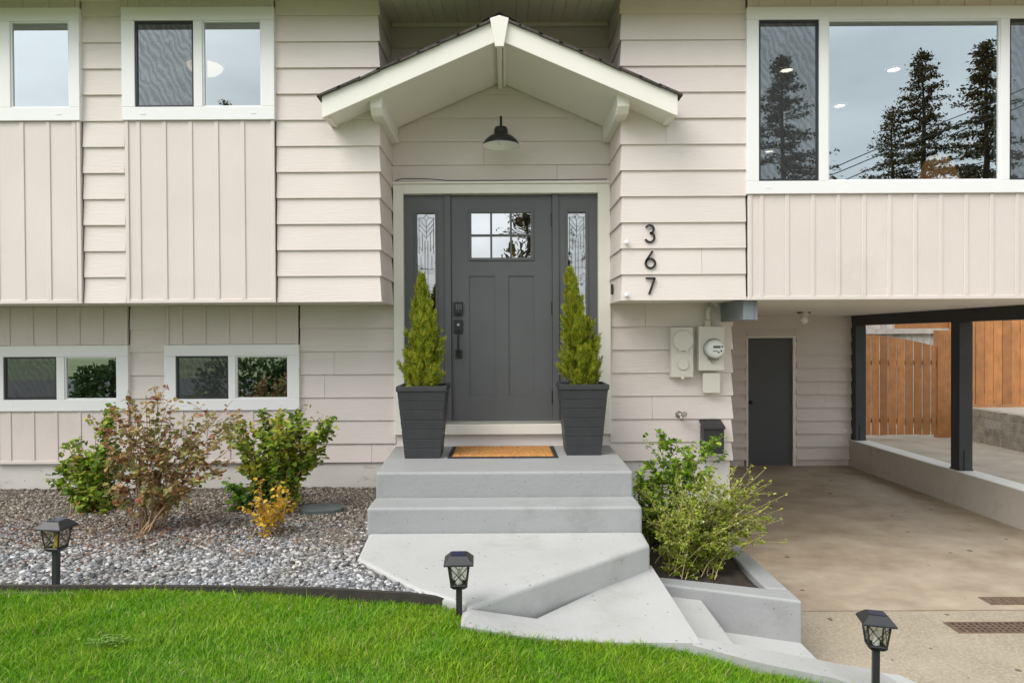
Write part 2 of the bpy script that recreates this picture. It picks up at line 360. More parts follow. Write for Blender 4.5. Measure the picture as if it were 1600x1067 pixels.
def grass():
    n = 485000
    x = rng.uniform(-4.4, 2.6, n); y0 = 2.05
    e = np.interp(x, *np.array([(q, edge_y(q)) for q in np.linspace(-4.5, 2.7, 700)]).T)
    y = y0+(e+.012-y0)*rng.uniform(0, 1, n)**.85
    clump = .5+.5*np.sin(x*9+2*np.sin(y*7))*np.sin(y*11+1.7*np.sin(x*5))
    keep = (rng.uniform(0, 1, n) < .62+.38*clump)
    x, y, clump = x[keep], y[keep], clump[keep]; n = len(x)
    z = np.interp(x, [-9, -1, -.2, .05, .35, .65, .95, 1.22, 1.6, 2.0, 3.0], [.676, .676, .668, .592, .535, .520, .495, .418, .345, .24, .0])+.012*np.sin(x*3.1+y*2)+.01*np.sin(y*5+x)-.004
    h = rng.gamma(6, .0038, n)*(.75+.5*clump); h = np.clip(h, .012, .085)
    a = rng.uniform(0, 2*np.pi, n)+0; lean = rng.normal(.45, .35, n)*h*1.3
    fx = .9*np.sin(2.3*x+1.3*y)+.5*np.sin(5*y); a = np.where(rng.uniform(0, 1, n) < .30, fx+rng.normal(0, .7, n), a)
    wd = rng.uniform(.0009, .0021, n)
    dx, dy = np.cos(a), np.sin(a); t = rng.uniform(0, 2*np.pi, n); sx, sy = np.cos(t)*wd, np.sin(t)*wd
    V = np.empty((n, 5, 3), np.float32)
    V[:, 0] = np.c_[x-sx, y-sy, z]; V[:, 1] = np.c_[x+sx, y+sy, z]
    mx, my, mz = x+dx*lean*.4, y+dy*lean*.4, z+h*.6
    V[:, 2] = np.c_[mx+sx*.8, my+sy*.8, mz]; V[:, 3] = np.c_[mx-sx*.8, my-sy*.8, mz]
    V[:, 4] = np.c_[x+dx*lean*1.1, y+dy*lean*1.1, z+h*.97]
    b = np.arange(n)*5
    q = np.stack([b, b+1, b+2, b+3], 1); tr = np.stack([b+3, b+2, b+4], 1)
    g1 = [(0, (.045, .16, .006)), (.35, (.125, .33, .008)), (.7, (.215, .45, .012)), (.93, (.29, .50, .03)), (.95, (.45, .42, .16)), (1, (.52, .46, .24))]
    g2 = [(0, (.07, .18, .008)), (.4, (.21, .40, .012)), (.8, (.34, .52, .02)), (.95, (.36, .38, .07)), (1, (.46, .40, .18))]
    tag(np_mesh('grass', V.reshape(-1, 3), [q, tr], ramp_mat('grass blades', g1, .5, .35, (g2, 2.6, .42, .62)), None),
        'bright green short mown grass of the front lawn', 'grass', kind='stuff')
grass()

# clover patch in the lawn
def leaf_arrays(P, dirs, nrm, ln, wd, fold=.25):
    """six-point folded leaves; all (N,3)/(N,)"""
    dirs = dirs/np.linalg.norm(dirs, axis=1, keepdims=True)
    side = np.cross(dirs, nrm); side /= np.maximum(np.linalg.norm(side, axis=1, keepdims=True), 1e-6)
    up = np.cross(side, dirs); L, W = ln[:, None], wd[:, None]
    n = len(P); V = np.empty((n, 6, 3), np.float32)
    V[:, 0] = P; V[:, 3] = P+dirs*L-up*L*.12
    for k, (u, s) in {1: (.32, 1), 2: (.70, .82), 5: (.32, -1), 4: (.70, -.82)}.items():
        V[:, k] = P+dirs*L*u+side*W*s+up*W*fold*abs(s)
    b = np.arange(n)*6
    return V.reshape(-1, 3), [np.stack([b, b+1, b+2, b+3], 1), np.stack([b, b+3, b+4, b+5], 1)]
cn = 150; cx0, cy0 = gr(170, 1035, .62)
cp = np.c_[cx0+rng.normal(0, .045, cn), cy0+rng.normal(0, .02, cn), np.zeros(cn)]; cp[:, 2] = [lawn_z(a, b)+random.uniform(.025, .05) for a, b, c in cp]
cdv = np.c_[rng.normal(0, 1, cn), rng.normal(0, 1, cn), rng.normal(.1, .2, cn)]
V, Fc = leaf_arrays(cp, cdv, np.c_[rng.normal(0, .2, cn), rng.normal(0, .2, cn), np.ones(cn)], rng.uniform(.012, .022, cn), rng.uniform(.005, .008, cn), .1)
tag(np_mesh('clover', V, Fc, ramp_mat('clover leaves', [(0, (.12, .24, .03)), (1, (.25, .38, .08))], .5, .3)), 'small patch of pale clover growing in the lawn', 'clover', kind='stuff')

# ------------------------------------------------------------------ gravel bed
GZ = .685
slab_left = [(-.931, 4.64), (-.897, 4.095), (-.476, 3.586), (-.30, 3.50)]
tag(MB().prism([(-9, 3.67), (-.99, 3.61), (-.3, 3.50), (-.47, 3.59), (-.89, 4.1), (-.92, 4.7), (-.92, 6.16), (-9, 6.16)], .3, GZ).build('gravel_bed', GRBASE),
    'earth of the gravel bed below the windows', 'ground', kind='structure')
def gravel():
    n = 180000
    x = rng.uniform(-6.2, -.30, n); y = rng.uniform(3.50, 6.16, n)
    e = np.interp(x, [p[0] for p in EX], [p[1] for p in EX])
    sl = np.interp(y, [3.5, 3.586, 4.095, 4.64, 6.3], [-.36, -.49, -.91, -.945, -.945])
    k = (y > e+.02) & (x < sl-.004) & (rng.uniform(0, 1, n) < np.where(y < 4.6, 1, .75)) & (x > -5.6)
    x, y = x[k], y[k]; n = len(x)
    s = rng.gamma(5, .00128, n)+.0026; s = np.clip(s, .0042, .019)*np.where(y < 4.4, 1.12, .92)
    phi = (1+5**.5)/2
    I = np.array([(-1,phi,0),(1,phi,0),(-1,-phi,0),(1,-phi,0),(0,-1,phi),(0,1,phi),(0,-1,-phi),(0,1,-phi),(phi,0,-1),(phi,0,1),(-phi,0,-1),(-phi,0,1)])/1.9
    T = np.array([(0,11,5),(0,5,1),(0,1,7),(0,7,10),(0,10,11),(1,5,9),(5,11,4),(11,10,2),(10,7,6),(7,1,8),(3,9,4),(3,4,2),(3,2,6),(3,6,8),(3,8,9),(4,9,5),(2,4,11),(6,2,10),(8,6,7),(9,8,1)])
    V = I[None]*(1+rng.normal(0, .17, (n, 12, 1)))
    V = V*np.stack([rng.uniform(.8, 1.5, n), rng.uniform(.7, 1.1, n), rng.uniform(.35, .75, n)], 1)[:, None, :]*s[:, None, None]
    a = rng.uniform(0, 2*np.pi, n); tl = rng.normal(0, .4, n)
    c, d = np.cos(tl)[:, None], np.sin(tl)[:, None]
    X, Z = V[..., 0]*c-V[..., 2]*d, V[..., 0]*d+V[..., 2]*c
    c, d = np.cos(a)[:, None], np.sin(a)[:, None]; Y = V[..., 1]
    X, Y = X*c-Y*d, X*d+Y*c
    zz = GZ+s*rng.uniform(-.1, .7, n)+.008*np.sin(x*4)*np.sin(y*5)
    V = np.stack([X+x[:, None], Y+y[:, None], Z+zz[:, None]], 2)
    f = (T[None]+(np.arange(n)*12)[:, None, None]).reshape(-1, 3)
    warm = [(0, (.05, .043, .036)), (.3, (.125, .105, .085)), (.6, (.205, .172, .135)), (.85, (.30, .26, .205)), (1, (.42, .38, .32))]
    cool = [(0, (.06, .062, .066)), (.2, (.14, .142, .15)), (.5, (.24, .245, .26)), (.75, (.36, .365, .385)), (.92, (.52, .52, .53)), (1, (.66, .65, .63))]
    tag(np_mesh('gravel', V.reshape(-1, 3), [f], ramp_mat('river pebbles', cool, .75, 0, (warm, 3.0, .22, .78, 1, .30, -1.32)), None, True),
        'loose round gravel, blue white near the lawn and browner by the house', 'gravel', kind='stuff')
    n = 900
    x = np.concatenate([rng.normal(-2.55, .35, 500), rng.normal(-1.75, .4, 200), rng.normal(-3.3, .4, 200)]); y = rng.normal(4.75, .35, n)
    y = np.clip(y, 3.9, 6.0); x = np.minimum(x, -1.0)
    P = np.c_[x, y, np.full(n, GZ+.018)+rng.uniform(0, .01, n)]; dv = np.c_[rng.normal(0, 1, n), rng.normal(0, 1, n), rng.normal(0, .25, n)]
    V, Fc = leaf_arrays(P, dv, np.c_[rng.normal(0, .3, n), rng.normal(0, .3, n), np.ones(n)], rng.uniform(.015, .035, n), rng.uniform(.006, .012, n))
    tag(np_mesh('leaf_litter', V, Fc, ramp_mat('dry leaves', [(0, (.06, .025, .015)), (.6, (.16, .07, .035)), (1, (.27, .15, .07))], .8)),
        'dry brown leaves fallen on the gravel round the shrubs', 'leaf litter', kind='stuff')
gravel()
em = MB()
for (a, b), (c, d) in zip(EX, EX[1:]):
    zt = [GZ+.030 if q < -.6 else (GZ+.025 if q < -.3 else GZ+.012) for q in (a, c)]
    em.add([(a, b-.012, .4), (c, d-.012, .4), (c, d-.012, zt[1]), (a, b-.012, zt[0]), (a, b+.014, .4), (c, d+.014, .4), (c, d+.014, zt[1]), (a, b+.014, zt[0])],
           [(0, 1, 2, 3), (3, 2, 6, 7), (5, 4, 7, 6)])
tag(em.build('garden_edging', EDGE), 'dark brown plastic edging strip between gravel bed and lawn', 'edging')
sx_, sy_ = gr(503, 796, GZ+.02)
sm = MB(); ns = 18
ring = [(sx_+(.165+random.uniform(-.012, .012))*math.cos(2*math.pi*i/ns), sy_+(.12+random.uniform(-.012, .012))*math.sin(2*math.pi*i/ns)) for i in range(ns)]
sm.prism(ring, GZ-.01, GZ+.045)
tag(sm.build('flat_stone', STONE, bevel=.012), 'flat dark slate stone lying on the gravel beside the steps', 'stone')

# ------------------------------------------------------------------ steps, walkway, planter
st = thing('front_steps', (0, 5, .71), 'grey painted concrete steps and landing at the front door', 'steps')
MB().prism([(-.943, 4.943), (.925, 4.943), (.945, 6.155), (-1.0, 6.155)], .3, 1.06).build('landing', STEPF, st, bevel=.018, seg=3)
MB().prism([(-.945, 4.63), (.928, 4.63), (.930, 4.94), (-.947, 4.94)], .3, .88).build('step', STEPF, st, bevel=.018, seg=3)
wk = thing('walkway', (0, 4, .5), 'pale grey painted walkway slab with low steps down to the driveway', 'walkway')
MB().prism([(-.931, 4.628), (-.897, 4.095), (-.476, 3.586), (-.222, 3.41), (-.192, 3.335), (.919, 4.352), (.929, 4.628)], .3, .71).build('slab', STEPL, wk, bevel=.022, seg=3)
m2 = MB(); zf = .545
m2.add([(.945, 4.44, zf), (.16, 3.60, zf), (-.17, 3.345, .698), (-.215, 3.19, .684), (.05, 3.24, .612), (.35, 3.32, zf), (.945, 3.30, zf),
        (.945, 4.44, .1), (.05, 3.24, .1), (.35, 3.32, .1), (.945, 3.30, .1), (-.215, 3.19, .1), (-.215, 3.40, .684), (-.215, 3.40, .1)],
       [(0, 1, 5, 6), (1, 2, 4), (2, 3, 4), (1, 4, 5), (2, 12, 3), (0, 6, 10, 7), (6, 5, 9, 10), (5, 4, 8, 9), (4, 3, 11, 8), (3, 12, 13, 11)])
us = m2.build('upper_step', STEPL, wk, smooth=True); us.data.set_sharp_from_angle(angle=R(28))
MB().box(.947, 1.262, 3.30, 4.46, .0, .335).build('middle_step', STEPL, wk, bevel=.012)
MB().box(1.264, 1.815, 3.29, 4.36, -.05, .152).build('lower_step', STEPL, wk, bevel=.014)
bU = [(.90, 3.37, .549), (1.16, 3.41, .488), (1.63, 3.53, .35), (1.84, 3.72, .235), (2.08, 3.84, .149)]
bL = [(.90, 3.27, .547), (1.22, 3.28, .458), (1.58, 3.29, .378), (1.90, 3.29, .275), (2.24, 3.34, .149)]
bm = MB(); nb_ = len(bU); bm.v = bU+bL+[(x, y, -.05) for x, y, z in bU]+[(x, y, -.05) for x, y, z in bL]
for i in range(nb_-1):
    bm.f += [(nb_+i, nb_+i+1, i+1, i), (i, i+1, 2*nb_+i+1, 2*nb_+i), (3*nb_+i, 3*nb_+i+1, nb_+i+1, nb_+i)]
bm.f += [(0, 2*nb_, 3*nb_, nb_), (2*nb_-1, 4*nb_-1, 3*nb_-1, nb_-1)]
bo = bm.build('path_border', STEPL, wk, smooth=True); bo.data.set_sharp_from_angle(angle=R(35))
cb = [(1.817, 3.29), (2.17, 3.29), (2.235, 3.35), (2.245, 3.70), (2.20, 3.80), (2.08, 3.83), (1.817, 3.885)]
tag(MB().prism(cb, -.05, .145).build('kerb', STEPL, bevel=.02, seg=3), 'white concrete kerb with rounded end between lawn and driveway', 'kerb')

pl = thing('concrete_planter', (1.4, 5, 0), 'low grey concrete planter wall beside the front steps', 'planter')
PT = .41
MB().prism([(.95, 4.49), (1.026, 4.47), (1.814, 4.164), (1.814, 4.37), (1.677, 4.385), (1.06, 4.60), (.95, 4.625)], -.1, PT).build('front_wall', STEPF, pl, bevel=.015, seg=3)
MB().prism([(1.677, 4.39), (1.814, 4.374), (1.814, 6.15), (1.677, 6.15)], -.1, PT).build('side_wall', STEPF, pl, bevel=.015, seg=3)
sl = MB(); nx = 14
for i in range(nx+1):
    for j in range(nx+1):
        x = .935+(1.68-.935)*i/nx; y = (4.62-(x-.95)*.37)+(6.15-(4.62-(x-.95)*.37))*j/nx
        sl.v.append((x, y, PT-.035+random.uniform(-.02, .015)+.03*max(0, (y-4.7)/1.4)))
for i in range(nx):
    for j in range(nx): a = i*(nx+1)+j; sl.f.append((a, a+nx+1, a+nx+2, a+1))
sl.build('soil', SOIL, pl, smooth=True)

# ------------------------------------------------------------------ house
house = thing('house', (0, 6, 0), 'cream split level house with dark grey front door and gabled porch', 'house')
def col(a, b, py, Y): return ax(a, py, Y), ax(b, py, Y)
UW = [(-3.397-1.22, -3.397), (ax(191, 240, F-.05), ax(429.5, 240, F-.05)), (1.950, ax(1692, 240, F-.05))]   # upper columns
LW = [(ax(-12, 600, D-.05), ax(200.5, 600, D-.05)), (ax(256.5, 600, D-.05), ax(467.5, 600, D-.05))]              # lower columns
ue = [ZB+PITCH*k for k in range(12)]+[4.845]
# upper lap siding: between the columns and round the entry recess
segs = [[(-6.8, F), (UW[0][0], F)], [(UW[0][1], F), (UW[1][0], F)], [(UW[1][1], F), (XL, F), (XL, D), ], [(XR, D), (XR, F), (UW[2][0], F)], [(UW[2][1], F), (6.1, F)]]
for s_ in segs: lap(s_, ue).build('lap_siding', SIDING, house)
bk = [3.40]+[z for z in ue if z > 3.45]+[4.90]
lap([(XL, D), (XR, D)], bk).build('lap_siding', SIDING, house)
le = [.917, 1.086]+[1.086+.208*k for k in range(1, 6)]+[ZB+.012]
for s_ in ([(-6.8, D), (LW[0][0], D)], [(LW[0][1], D), (LW[1][0], D)], [(LW[1][1], D), (-.99, D)], [(.945, D), (2.035, D), (2.035, CARY)]):
    lap(s_, le).build('lap_siding', SIDING, house)
lap([(-.99, D), (.945, D)], [1.0, 1.165]).build('lap_siding', SIDING, house)
fm = MB().box(-6.8, 2.03, D+.004, D+.2, -.2, .925)
fm.box(1.98, 2.045, D+.21, CARY, -.2, .0915+.825)
fm.build('foundation', FOUND, house)
# underside of the overhang and carport ceiling
cm = MB(); cm.box(-6.8, XL-.001, F+.003, D+.1, ZB+.006, ZB+.03); cm.box(XR+.001, 2.04, F+.003, D+.1, ZB+.006, ZB+.03)
cm.box(2.042, 6.1, F+.003, CARY+.05, ZB+.020, ZB+.06)
cm.build('overhang_ceiling', PORCHM, house)
MB().box(UW[2][0], 6.1, F-.012, F+.012, ZB-.002, ZB+.018).build('overhang_trim', PORCHM, house)

def batten_panel(x0, x1, z0, z1, Y, first, sp, proud=.028, bottom=True):
    m = MB(); m.box(x0+.004, x1-.004, Y-proud, Y+.01, z0, z1)
    for e in (x0, x1-.03): m.box(e, e+.03, Y-proud-.010, Y-proud, z0, z1)
    if bottom: m.box(x0+.03, x1-.03, Y-proud-.010, Y-proud, z0, z0+.03)
    x = first
    while x < x1-.05:
        if x > x0+.05: m.box(x-.017, x+.017, Y-proud-.0075, Y-proud-.0005, z0+(.03 if bottom else 0), z1)
        x += sp
    return m.build('batten_panel', BATTEN, house, bevel=.003, seg=1)
TW = .098     # casing width
def window(name, x0, x1, z0, z1, Y, glz, panes, screens, gm, blind=.05, label=None):
    """casing ring with mullions; panes = list of (x0,x1)"""
    m = MB(); y0, y1 = Y-.052, Y+.02; g0, g1 = glz
    m.box(x0, x1, y0, y1, z0, g0); m.box(x0, x1, y0, y1, g1, z1)
    xs_ = [x0]+[v for p in panes for v in p]+[x1]
    for a, b in zip(xs_[0::2], xs_[1::2]): m.box(a, b, y0+.0008, y1, g0, g1)
    wobj = m.build('window', TRIMW, house, bevel=.004)
    if label: wobj['label'] = label
    # outer casing lip
    for k, (a, b) in enumerate(panes):
        fr = MB(); t = .012 if k not in screens else .017
        for q in ((a, a+t, g0, g1), (b-t, b, g0, g1), (a+t, b-t, g0, g0+t), (a+t, b-t, g1-t, g1)): fr.box(q[0]+.0006, q[1]-.0006, Y-.040, Y+.018, q[2]+.0006, q[3]-.0006)
        fr.build('sash', TRIMW if k not in screens else BLKP, wobj)
        MB().add([(a+.002, Y-.028, g0+.002), (b-.002, Y-.028, g0+.002), (b-.002, Y-.028, g1-.002), (a+.002, Y-.028, g1-.002)], [(0, 1, 2, 3)]).build('pane', gm, wobj)
        if k in screens:
            MB().add([(a+.012, Y-.036, g0+.012), (b-.012, Y-.036, g0+.012), (b-.012, Y-.036, g1-.012), (a+.012, Y-.036, g1-.012)], [(0, 1, 2, 3)]).build('screen', SCREEN, wobj)
        if blind: MB().box(a-.01, b+.01, Y-.01, Y+.04, g1-blind, g1+.02).build('blind', BLIND, wobj)
    for xx in (x0+.17, x1-.17): MB().box(xx-.02, xx+.02, y0-.003, y0+.001, z0+.045, z0+.055).build('weep_cover', TRIMW, wobj)
    return wobj
FW, DW = F-.05, D-.05
zu0, zu1 = az(310, 187.5, FW), az(310, 11, FW)
ug = (az(310, 167, FW), az(310, 32, FW))
px = lambda v, y, Y: ax(v, y, Y)
window('w', *UW[0], zu0, zu1, F, ug, [(UW[0][0]+TW, UW[0][0]+.575), (ax(15.5, 100, FW), ax(107.5, 100, FW))], {0}, WINGL, .055)
window('w', *UW[1], zu0, zu1, F, ug, [(ax(210, 100, FW), ax(302, 100, FW)), (ax(316, 100, FW), ax(408, 100, FW))], {0}, WINGL, .055)
zr0, zr1 = az(1400, 302, FW), az(1400, 10, FW); rg = (az(1400, 282, FW), az(1400, 30, FW))
window('w', *UW[2], zr0, zr1, F, rg, [(ax(1186, 150, FW), ax(1280, 150, FW)), (ax(1294.5, 150, FW), ax(1564, 150, FW)), (ax(1578, 150, FW), ax(1673, 150, FW))], {0, 2}, PICGL, 0)
zl0, zl1 = az(360, 641, DW), az(360, 538.5, DW); lg = (az(360, 623, DW), az(360, 556, DW))
window('w', *LW[0], zl0, zl1, D, lg, [(ax(5, 590, DW), ax(88, 590, DW)), (ax(100.5, 590, DW), ax(182.5, 590, DW))], {0}, WINGL, .035)
window('w', *LW[1], zl0, zl1, D, lg, [(ax(274.5, 590, DW), ax(356.5, 590, DW)), (ax(368, 590, DW), ax(450, 590, DW))], {0}, WINGL, .035)
SPC = .210
for k, (a, b) in enumerate(UW):
    z0 = zu0 if k < 2 else zr0; z1 = zu1 if k < 2 else zr1
    f0 = (ax(262, 300, F)-SPC*30, ax(220, 300, F)-SPC*30, ax(1211, 380, F)-SPC*30)[k]
    batten_panel(a+.012, b-.008, ZB-.004-.012*(k == 2)*0, z0-.002, F, f0 if k else ax(80, 300, F)-SPC*30, SPC if k < 2 else .206)
    batten_panel(a+.012, b-.008, z1+.002, 4.80, F, f0 if k else ax(80, 300, F)-SPC*30, SPC if k < 2 else .206, bottom=False)
for k, (a, b) in enumerate(LW):
    f0 = (ax(162, 500, D), ax(285, 500, D))[k]-SPC*30
    batten_panel(a+.01, b-.01, .917, zl0-.002, D, f0, SPC); batten_panel(a+.01, b-.01, zl1+.002, ZB+.004, D, f0, SPC, bottom=False)

# rooms behind the windows (walls, floor, ceiling) so the glass has a real interior behind it
def room(x0, x1, y0, y1, z0, z1, wall=INTW):
    V = [(x0, y0, z0), (x1, y0, z0), (x1, y1, z0), (x0, y1, z0), (x0, y0, z1), (x1, y0, z1), (x1, y1, z1), (x0, y1, z1)]
    r = MB().add(V, [(1, 2, 6, 5), (2, 3, 7, 6), (3, 0, 4, 7)]).build('room_wall', wall, house)
    MB().add(V, [(0, 1, 2, 3)]).build('floor', INTF, r); MB().add(V, [(4, 7, 6, 5)]).build('ceiling', INTC, r)
room(-6.75, XL-.04, F+.025, 9.6, 2.45, 4.79); room(XR+.04, 6.05, F+.025, 10.9, 2.46, 4.79)
room(-6.75, -1.02, D+.025, 9.8, .2, 2.3); room(-.99, .93, D+.16, 9.5, 1.1, 4.6)
# closing walls and roof
for q in ((-6.9, -6.8, F, 13, -.2, 4.9), (6.1, 6.2, F, 13, ZB, 4.9), (-6.9, 6.2, 13, 13.1, -.2, 4.9)): MB().box(*q).build('outer_wall', SIDING, house)
rf = MB(); sl_ = .15; y0 = 5.19; yr = 9.2
ze = soffit_z(y0)
def roofz(y): return soffit_z(y)+.16 if y <= yr else soffit_z(2*yr-y)+.16
rv = [(-7.3, y0, ze+.12), (6.7, y0, ze+.12), (6.7, yr, roofz(yr)), (-7.3, yr, roofz(yr)), (-7.3, 2*yr-y0, ze+.12), (6.7, 2*yr-y0, ze+.12)]
rf.add(rv, [(0, 1, 2, 3), (3, 2, 5, 4)])
roof = rf.build('roof', SHING, house)
sf = MB(); x = -7.2; wd = .1015
while x < 6.6:
    a, b = x+.004, min(x+wd-.004, 6.6)
    sf.add([(a, y0+.02, soffit_z(y0+.02)), (b, y0+.02, soffit_z(y0+.02)), (b, 6.3, soffit_z(6.3)), (a, 6.3, soffit_z(6.3)),
            (x, y0+.02, soffit_z(y0+.02)+.008), (x+wd, y0+.02, soffit_z(y0+.02)+.008), (x+wd, 6.3, soffit_z(6.3)+.008), (x, 6.3, soffit_z(6.3)+.008)],
           [(3, 2, 1, 0), (0, 4, 7, 3), (1, 2, 6, 5)])
    x += wd
sf.build('soffit', SOFF, roof)
MB().add([(-7.3, y0+.018, ze-.05), (6.7, y0+.018, ze-.05), (6.7, y0+.018, ze+.13), (-7.3, y0+.018, ze+.13)], [(0, 1, 2, 3)]).build('fascia', TRIMW, roof)
MB().box(XL+.02, XR-.02, D-.035, D-.018, soffit_z(D)-.035, soffit_z(D)-.003).build('soffit_trim', SOFF, roof)

# --- entry door unit
CX = -.030
def dx(p): return ax(p, 480, D)
def dz(p): return az(783, p, D)
tr = MB(); yt = D-.055
X0, X1, Z1 = -.995, .948, dz(289.5); ix0, ix1, iz1 = dx(632), dx(934), dz(304)
tr.box(X0, ix0, yt, D+.06, 1.165, Z1); tr.box(ix1, X1, yt, D+.06, 1.165, Z1); tr.box(ix0, ix1, yt+.0006, D+.06, iz1, Z1-.0004)
dt = tr.build('door_casing', TRIMC, house, bevel=.004)
MB().box(X0-.01, X1+.01, yt-.018, D, Z1+.0005, Z1+.018).build('drip_cap', TRIMC, dt, bevel=.003)
MB().box(ix0+.001, ix1-.001, D-.06, D+.04, 1.165, dz(661.5)).build('door_sill', TRIMC, dt, bevel=.006)
MB().box(ix0+.002, ix1-.002, D-.03, D+.05, dz(661), dz(657)).build('threshold', METAL, dt)
zdb, zdt = dz(657.5), iz1
def panel_with_holes(x0, x1, z0, z1, holes, y0, y1):
    xs_ = sorted({x0, x1, *[h[0] for h in holes], *[h[1] for h in holes]}); zs_ = sorted({z0, z1, *[h[2] for h in holes], *[h[3] for h in holes]})
    vi = {}; m = MB()
    def v(i, j, y):
        if (i, j, y) not in vi: vi[(i, j, y)] = len(m.v); m.v.append((xs_[i], y, zs_[j]))
        return vi[(i, j, y)]
    solid = lambda i, j: 0 <= i < len(xs_)-1 and 0 <= j < len(zs_)-1 and not any(h[0] <= (xs_[i]+xs_[i+1])/2 <= h[1] and h[2] <= (zs_[j]+zs_[j+1])/2 <= h[3] for h in holes)
    for i in range(len(xs_)-1):
        for j in range(len(zs_)-1):
            if not solid(i, j): continue
            m.f.append((v(i, j, y0), v(i+1, j, y0), v(i+1, j+1, y0), v(i, j+1, y0)))
            for (di, dj, p, q) in ((-1, 0, (i, j+1), (i, j)), (1, 0, (i+1, j), (i+1, j+1)), (0, -1, (i, j), (i+1, j)), (0, 1, (i+1, j+1), (i, j+1))):
                if not solid(i+di, j+dj): m.f.append((v(*q, y0), v(*p, y0), v(*p, y1), v(*q, y1)))
    return m
# door slab with recessed panels and a six light window
gx0, gx1, gz0, gz1 = dx(737), dx(830), dz(402.5), dz(332)
pan = [(dx(733), dx(774), dz(618.5), dz(431)), (dx(794.5), dx(835), dz(618.5), dz(431))]
yd = D+.018
slab = panel_with_holes(dx(705.5), dx(863), zdb+.004, zdt-.004, [(gx0, gx1, gz0, gz1)]+pan, yd, yd+.04)
door = slab.build('front_door', DOORG, house)
for p in pan: MB().box(p[0], p[1], yd+.011, yd+.03, p[2], p[3]).build('door_panel', DOORG, door)
fr = MB(); t = .026
for q in ((gx0-t, gx0, gz0-t, gz1+t), (gx1, gx1+t, gz0-t, gz1+t), (gx0, gx1, gz0-t, gz0), (gx0, gx1, gz1, gz1+t)): fr.box(q[0], q[1], yd-.012, yd+.002, q[2], q[3])
for k in (1, 2): xm = gx0+(gx1-gx0)*k/3; fr.box(xm-.009, xm+.009, yd-.008, yd+.012, gz0, gz1)
zm = (gz0+gz1)/2; fr.box(gx0, gx1, yd-.0085, yd+.011, zm-.009, zm+.009)
fr.build('muntins', DOORG, door, bevel=.003)
MB().add([(gx0, yd+.014, gz0), (gx1, yd+.014, gz0), (gx1, yd+.014, gz1), (gx0, yd+.014, gz1)], [(0, 1, 2, 3)]).build('pane', DOORGL, door)
kp = MB().box(dx(709), dx(723), yd-.028, yd, dz(492.5), dz(471)).build('keypad', BLK, door, bevel=.005)
kb = MB()
for i in range(3):
    for j in range(3): kb.box(dx(712.6)+i*.02, dx(712.6)+i*.02+.010, yd-.0295, yd-.0275, dz(476)-j*.016-.006, dz(476)-j*.016)
kb.build('key_button', M('keypad lettering', (.28, .29, .31), .4), door)
kn = MB().lathe((dx(716), yd-.028, dz(487)), [(.020, 0), (.020, .012), (.014, .016), (0, .016)], 18, 'y').build('lock_knob', BLKP, door)
hm = MB().box(dx(709), dx(723), yd-.018, yd, dz(520), dz(499)); hm.box(dx(711), dx(721.5), yd-.016, yd, dz(559), dz(546))
hx = dx(716); hm.tube([(hx, yd-.01, dz(516)), (hx, yd-.055, dz(519)), (hx, yd-.06, dz(526)), (hx, yd-.06, dz(546)), (hx, yd-.052, dz(553)), (hx, yd-.01, dz(554))], .011, 8)
hm.build('handle', BLK, door, bevel=.003)
MB().lathe((hx, yd-.018, dz(507)), [(.013, 0), (.013, .006), (0, .006)], 14, 'y').build('lock_cylinder', METAL, door)
for p in (343, 482, 620): MB().box(dx(861.5), dx(865.5), yd-.016, yd+.002, dz(p+10), dz(p-10)).build('hinge', BLK, door)
# jamb posts and sidelights
jm = MB()
for a, b in ((695, 705), (863.5, 873.5)): jm.box(dx(a), dx(b), yd-.026, yd+.05, zdb, zdt)
jm.build('door_jamb', DOORG, house, bevel=.003)
for a, b, g0, g1 in ((632, 695, 652, 680.5), (873.5, 934, 888, 916)):
    hx0, hx1, hz0, hz1 = dx(g0), dx(g1), dz(556), dz(332.5)
    sm_ = panel_with_holes(dx(a)+.001, dx(b)-.001, zdb, zdt-.001, [(hx0, hx1, hz0, hz1)], yd-.010, yd+.04)
    so = sm_.build('sidelight', DOORG, house)
    fr = MB(); t = .022
    for q in ((hx0-t, hx0, hz0-t, hz1+t), (hx1, hx1+t, hz0-t, hz1+t), (hx0, hx1, hz0-t, hz0), (hx0, hx1, hz1, hz1+t)): fr.box(q[0], q[1], yd-.020, yd-.008, q[2], q[3])
    fr.build('moulding', DOORG, so, bevel=.004)
    MB().add([(hx0, yd+.012, hz0), (hx1, yd+.012, hz0), (hx1, yd+.012, hz1), (hx0, yd+.012, hz1)], [(0, 1, 2, 3)]).build('pane', SIDEGL, so)
    c = MB(); w_ = hx1-hx0; hh = hz1-hz0; cx = (hx0+hx1)/2; yy = yd+.008
    def ln(*pts): c.tube([(cx+u*w_, yy, hz1-v*w_) for u, v in pts], .0022, 4)
    ln((-.14, .22), (0, .06), (.14, .22), (0, .40), (-.14, .22))
    ln((-.46, .25), (-.16, .25)); ln((.16, .25), (.46, .25))
    for o in (0, .28, .56): ln((-.40, .30+o), (0, .78+o), (.40, .30+o))
    ln((-.40, .25), (-.40, 2.2)); ln((.40, .25), (.40, 2.2)); ln((-.22, 1.15), (-.22, 2.05), (-.40, 1.8)); ln((.22, 1.15), (.22, 2.05), (.40, 1.8))
    ln((-.08, 1.5), (-.08, hh/w_)); ln((.08, 1.5), (.08, hh/w_)); ln((0, .4), (0, 1.4)); ln((-.46, 3.05), (.46, 3.05)); ln((-.3, 2.3), (-.3, 3.05)); ln((.3, 2.3), (.3, 3.05))
    c.build('came', CAME, so)

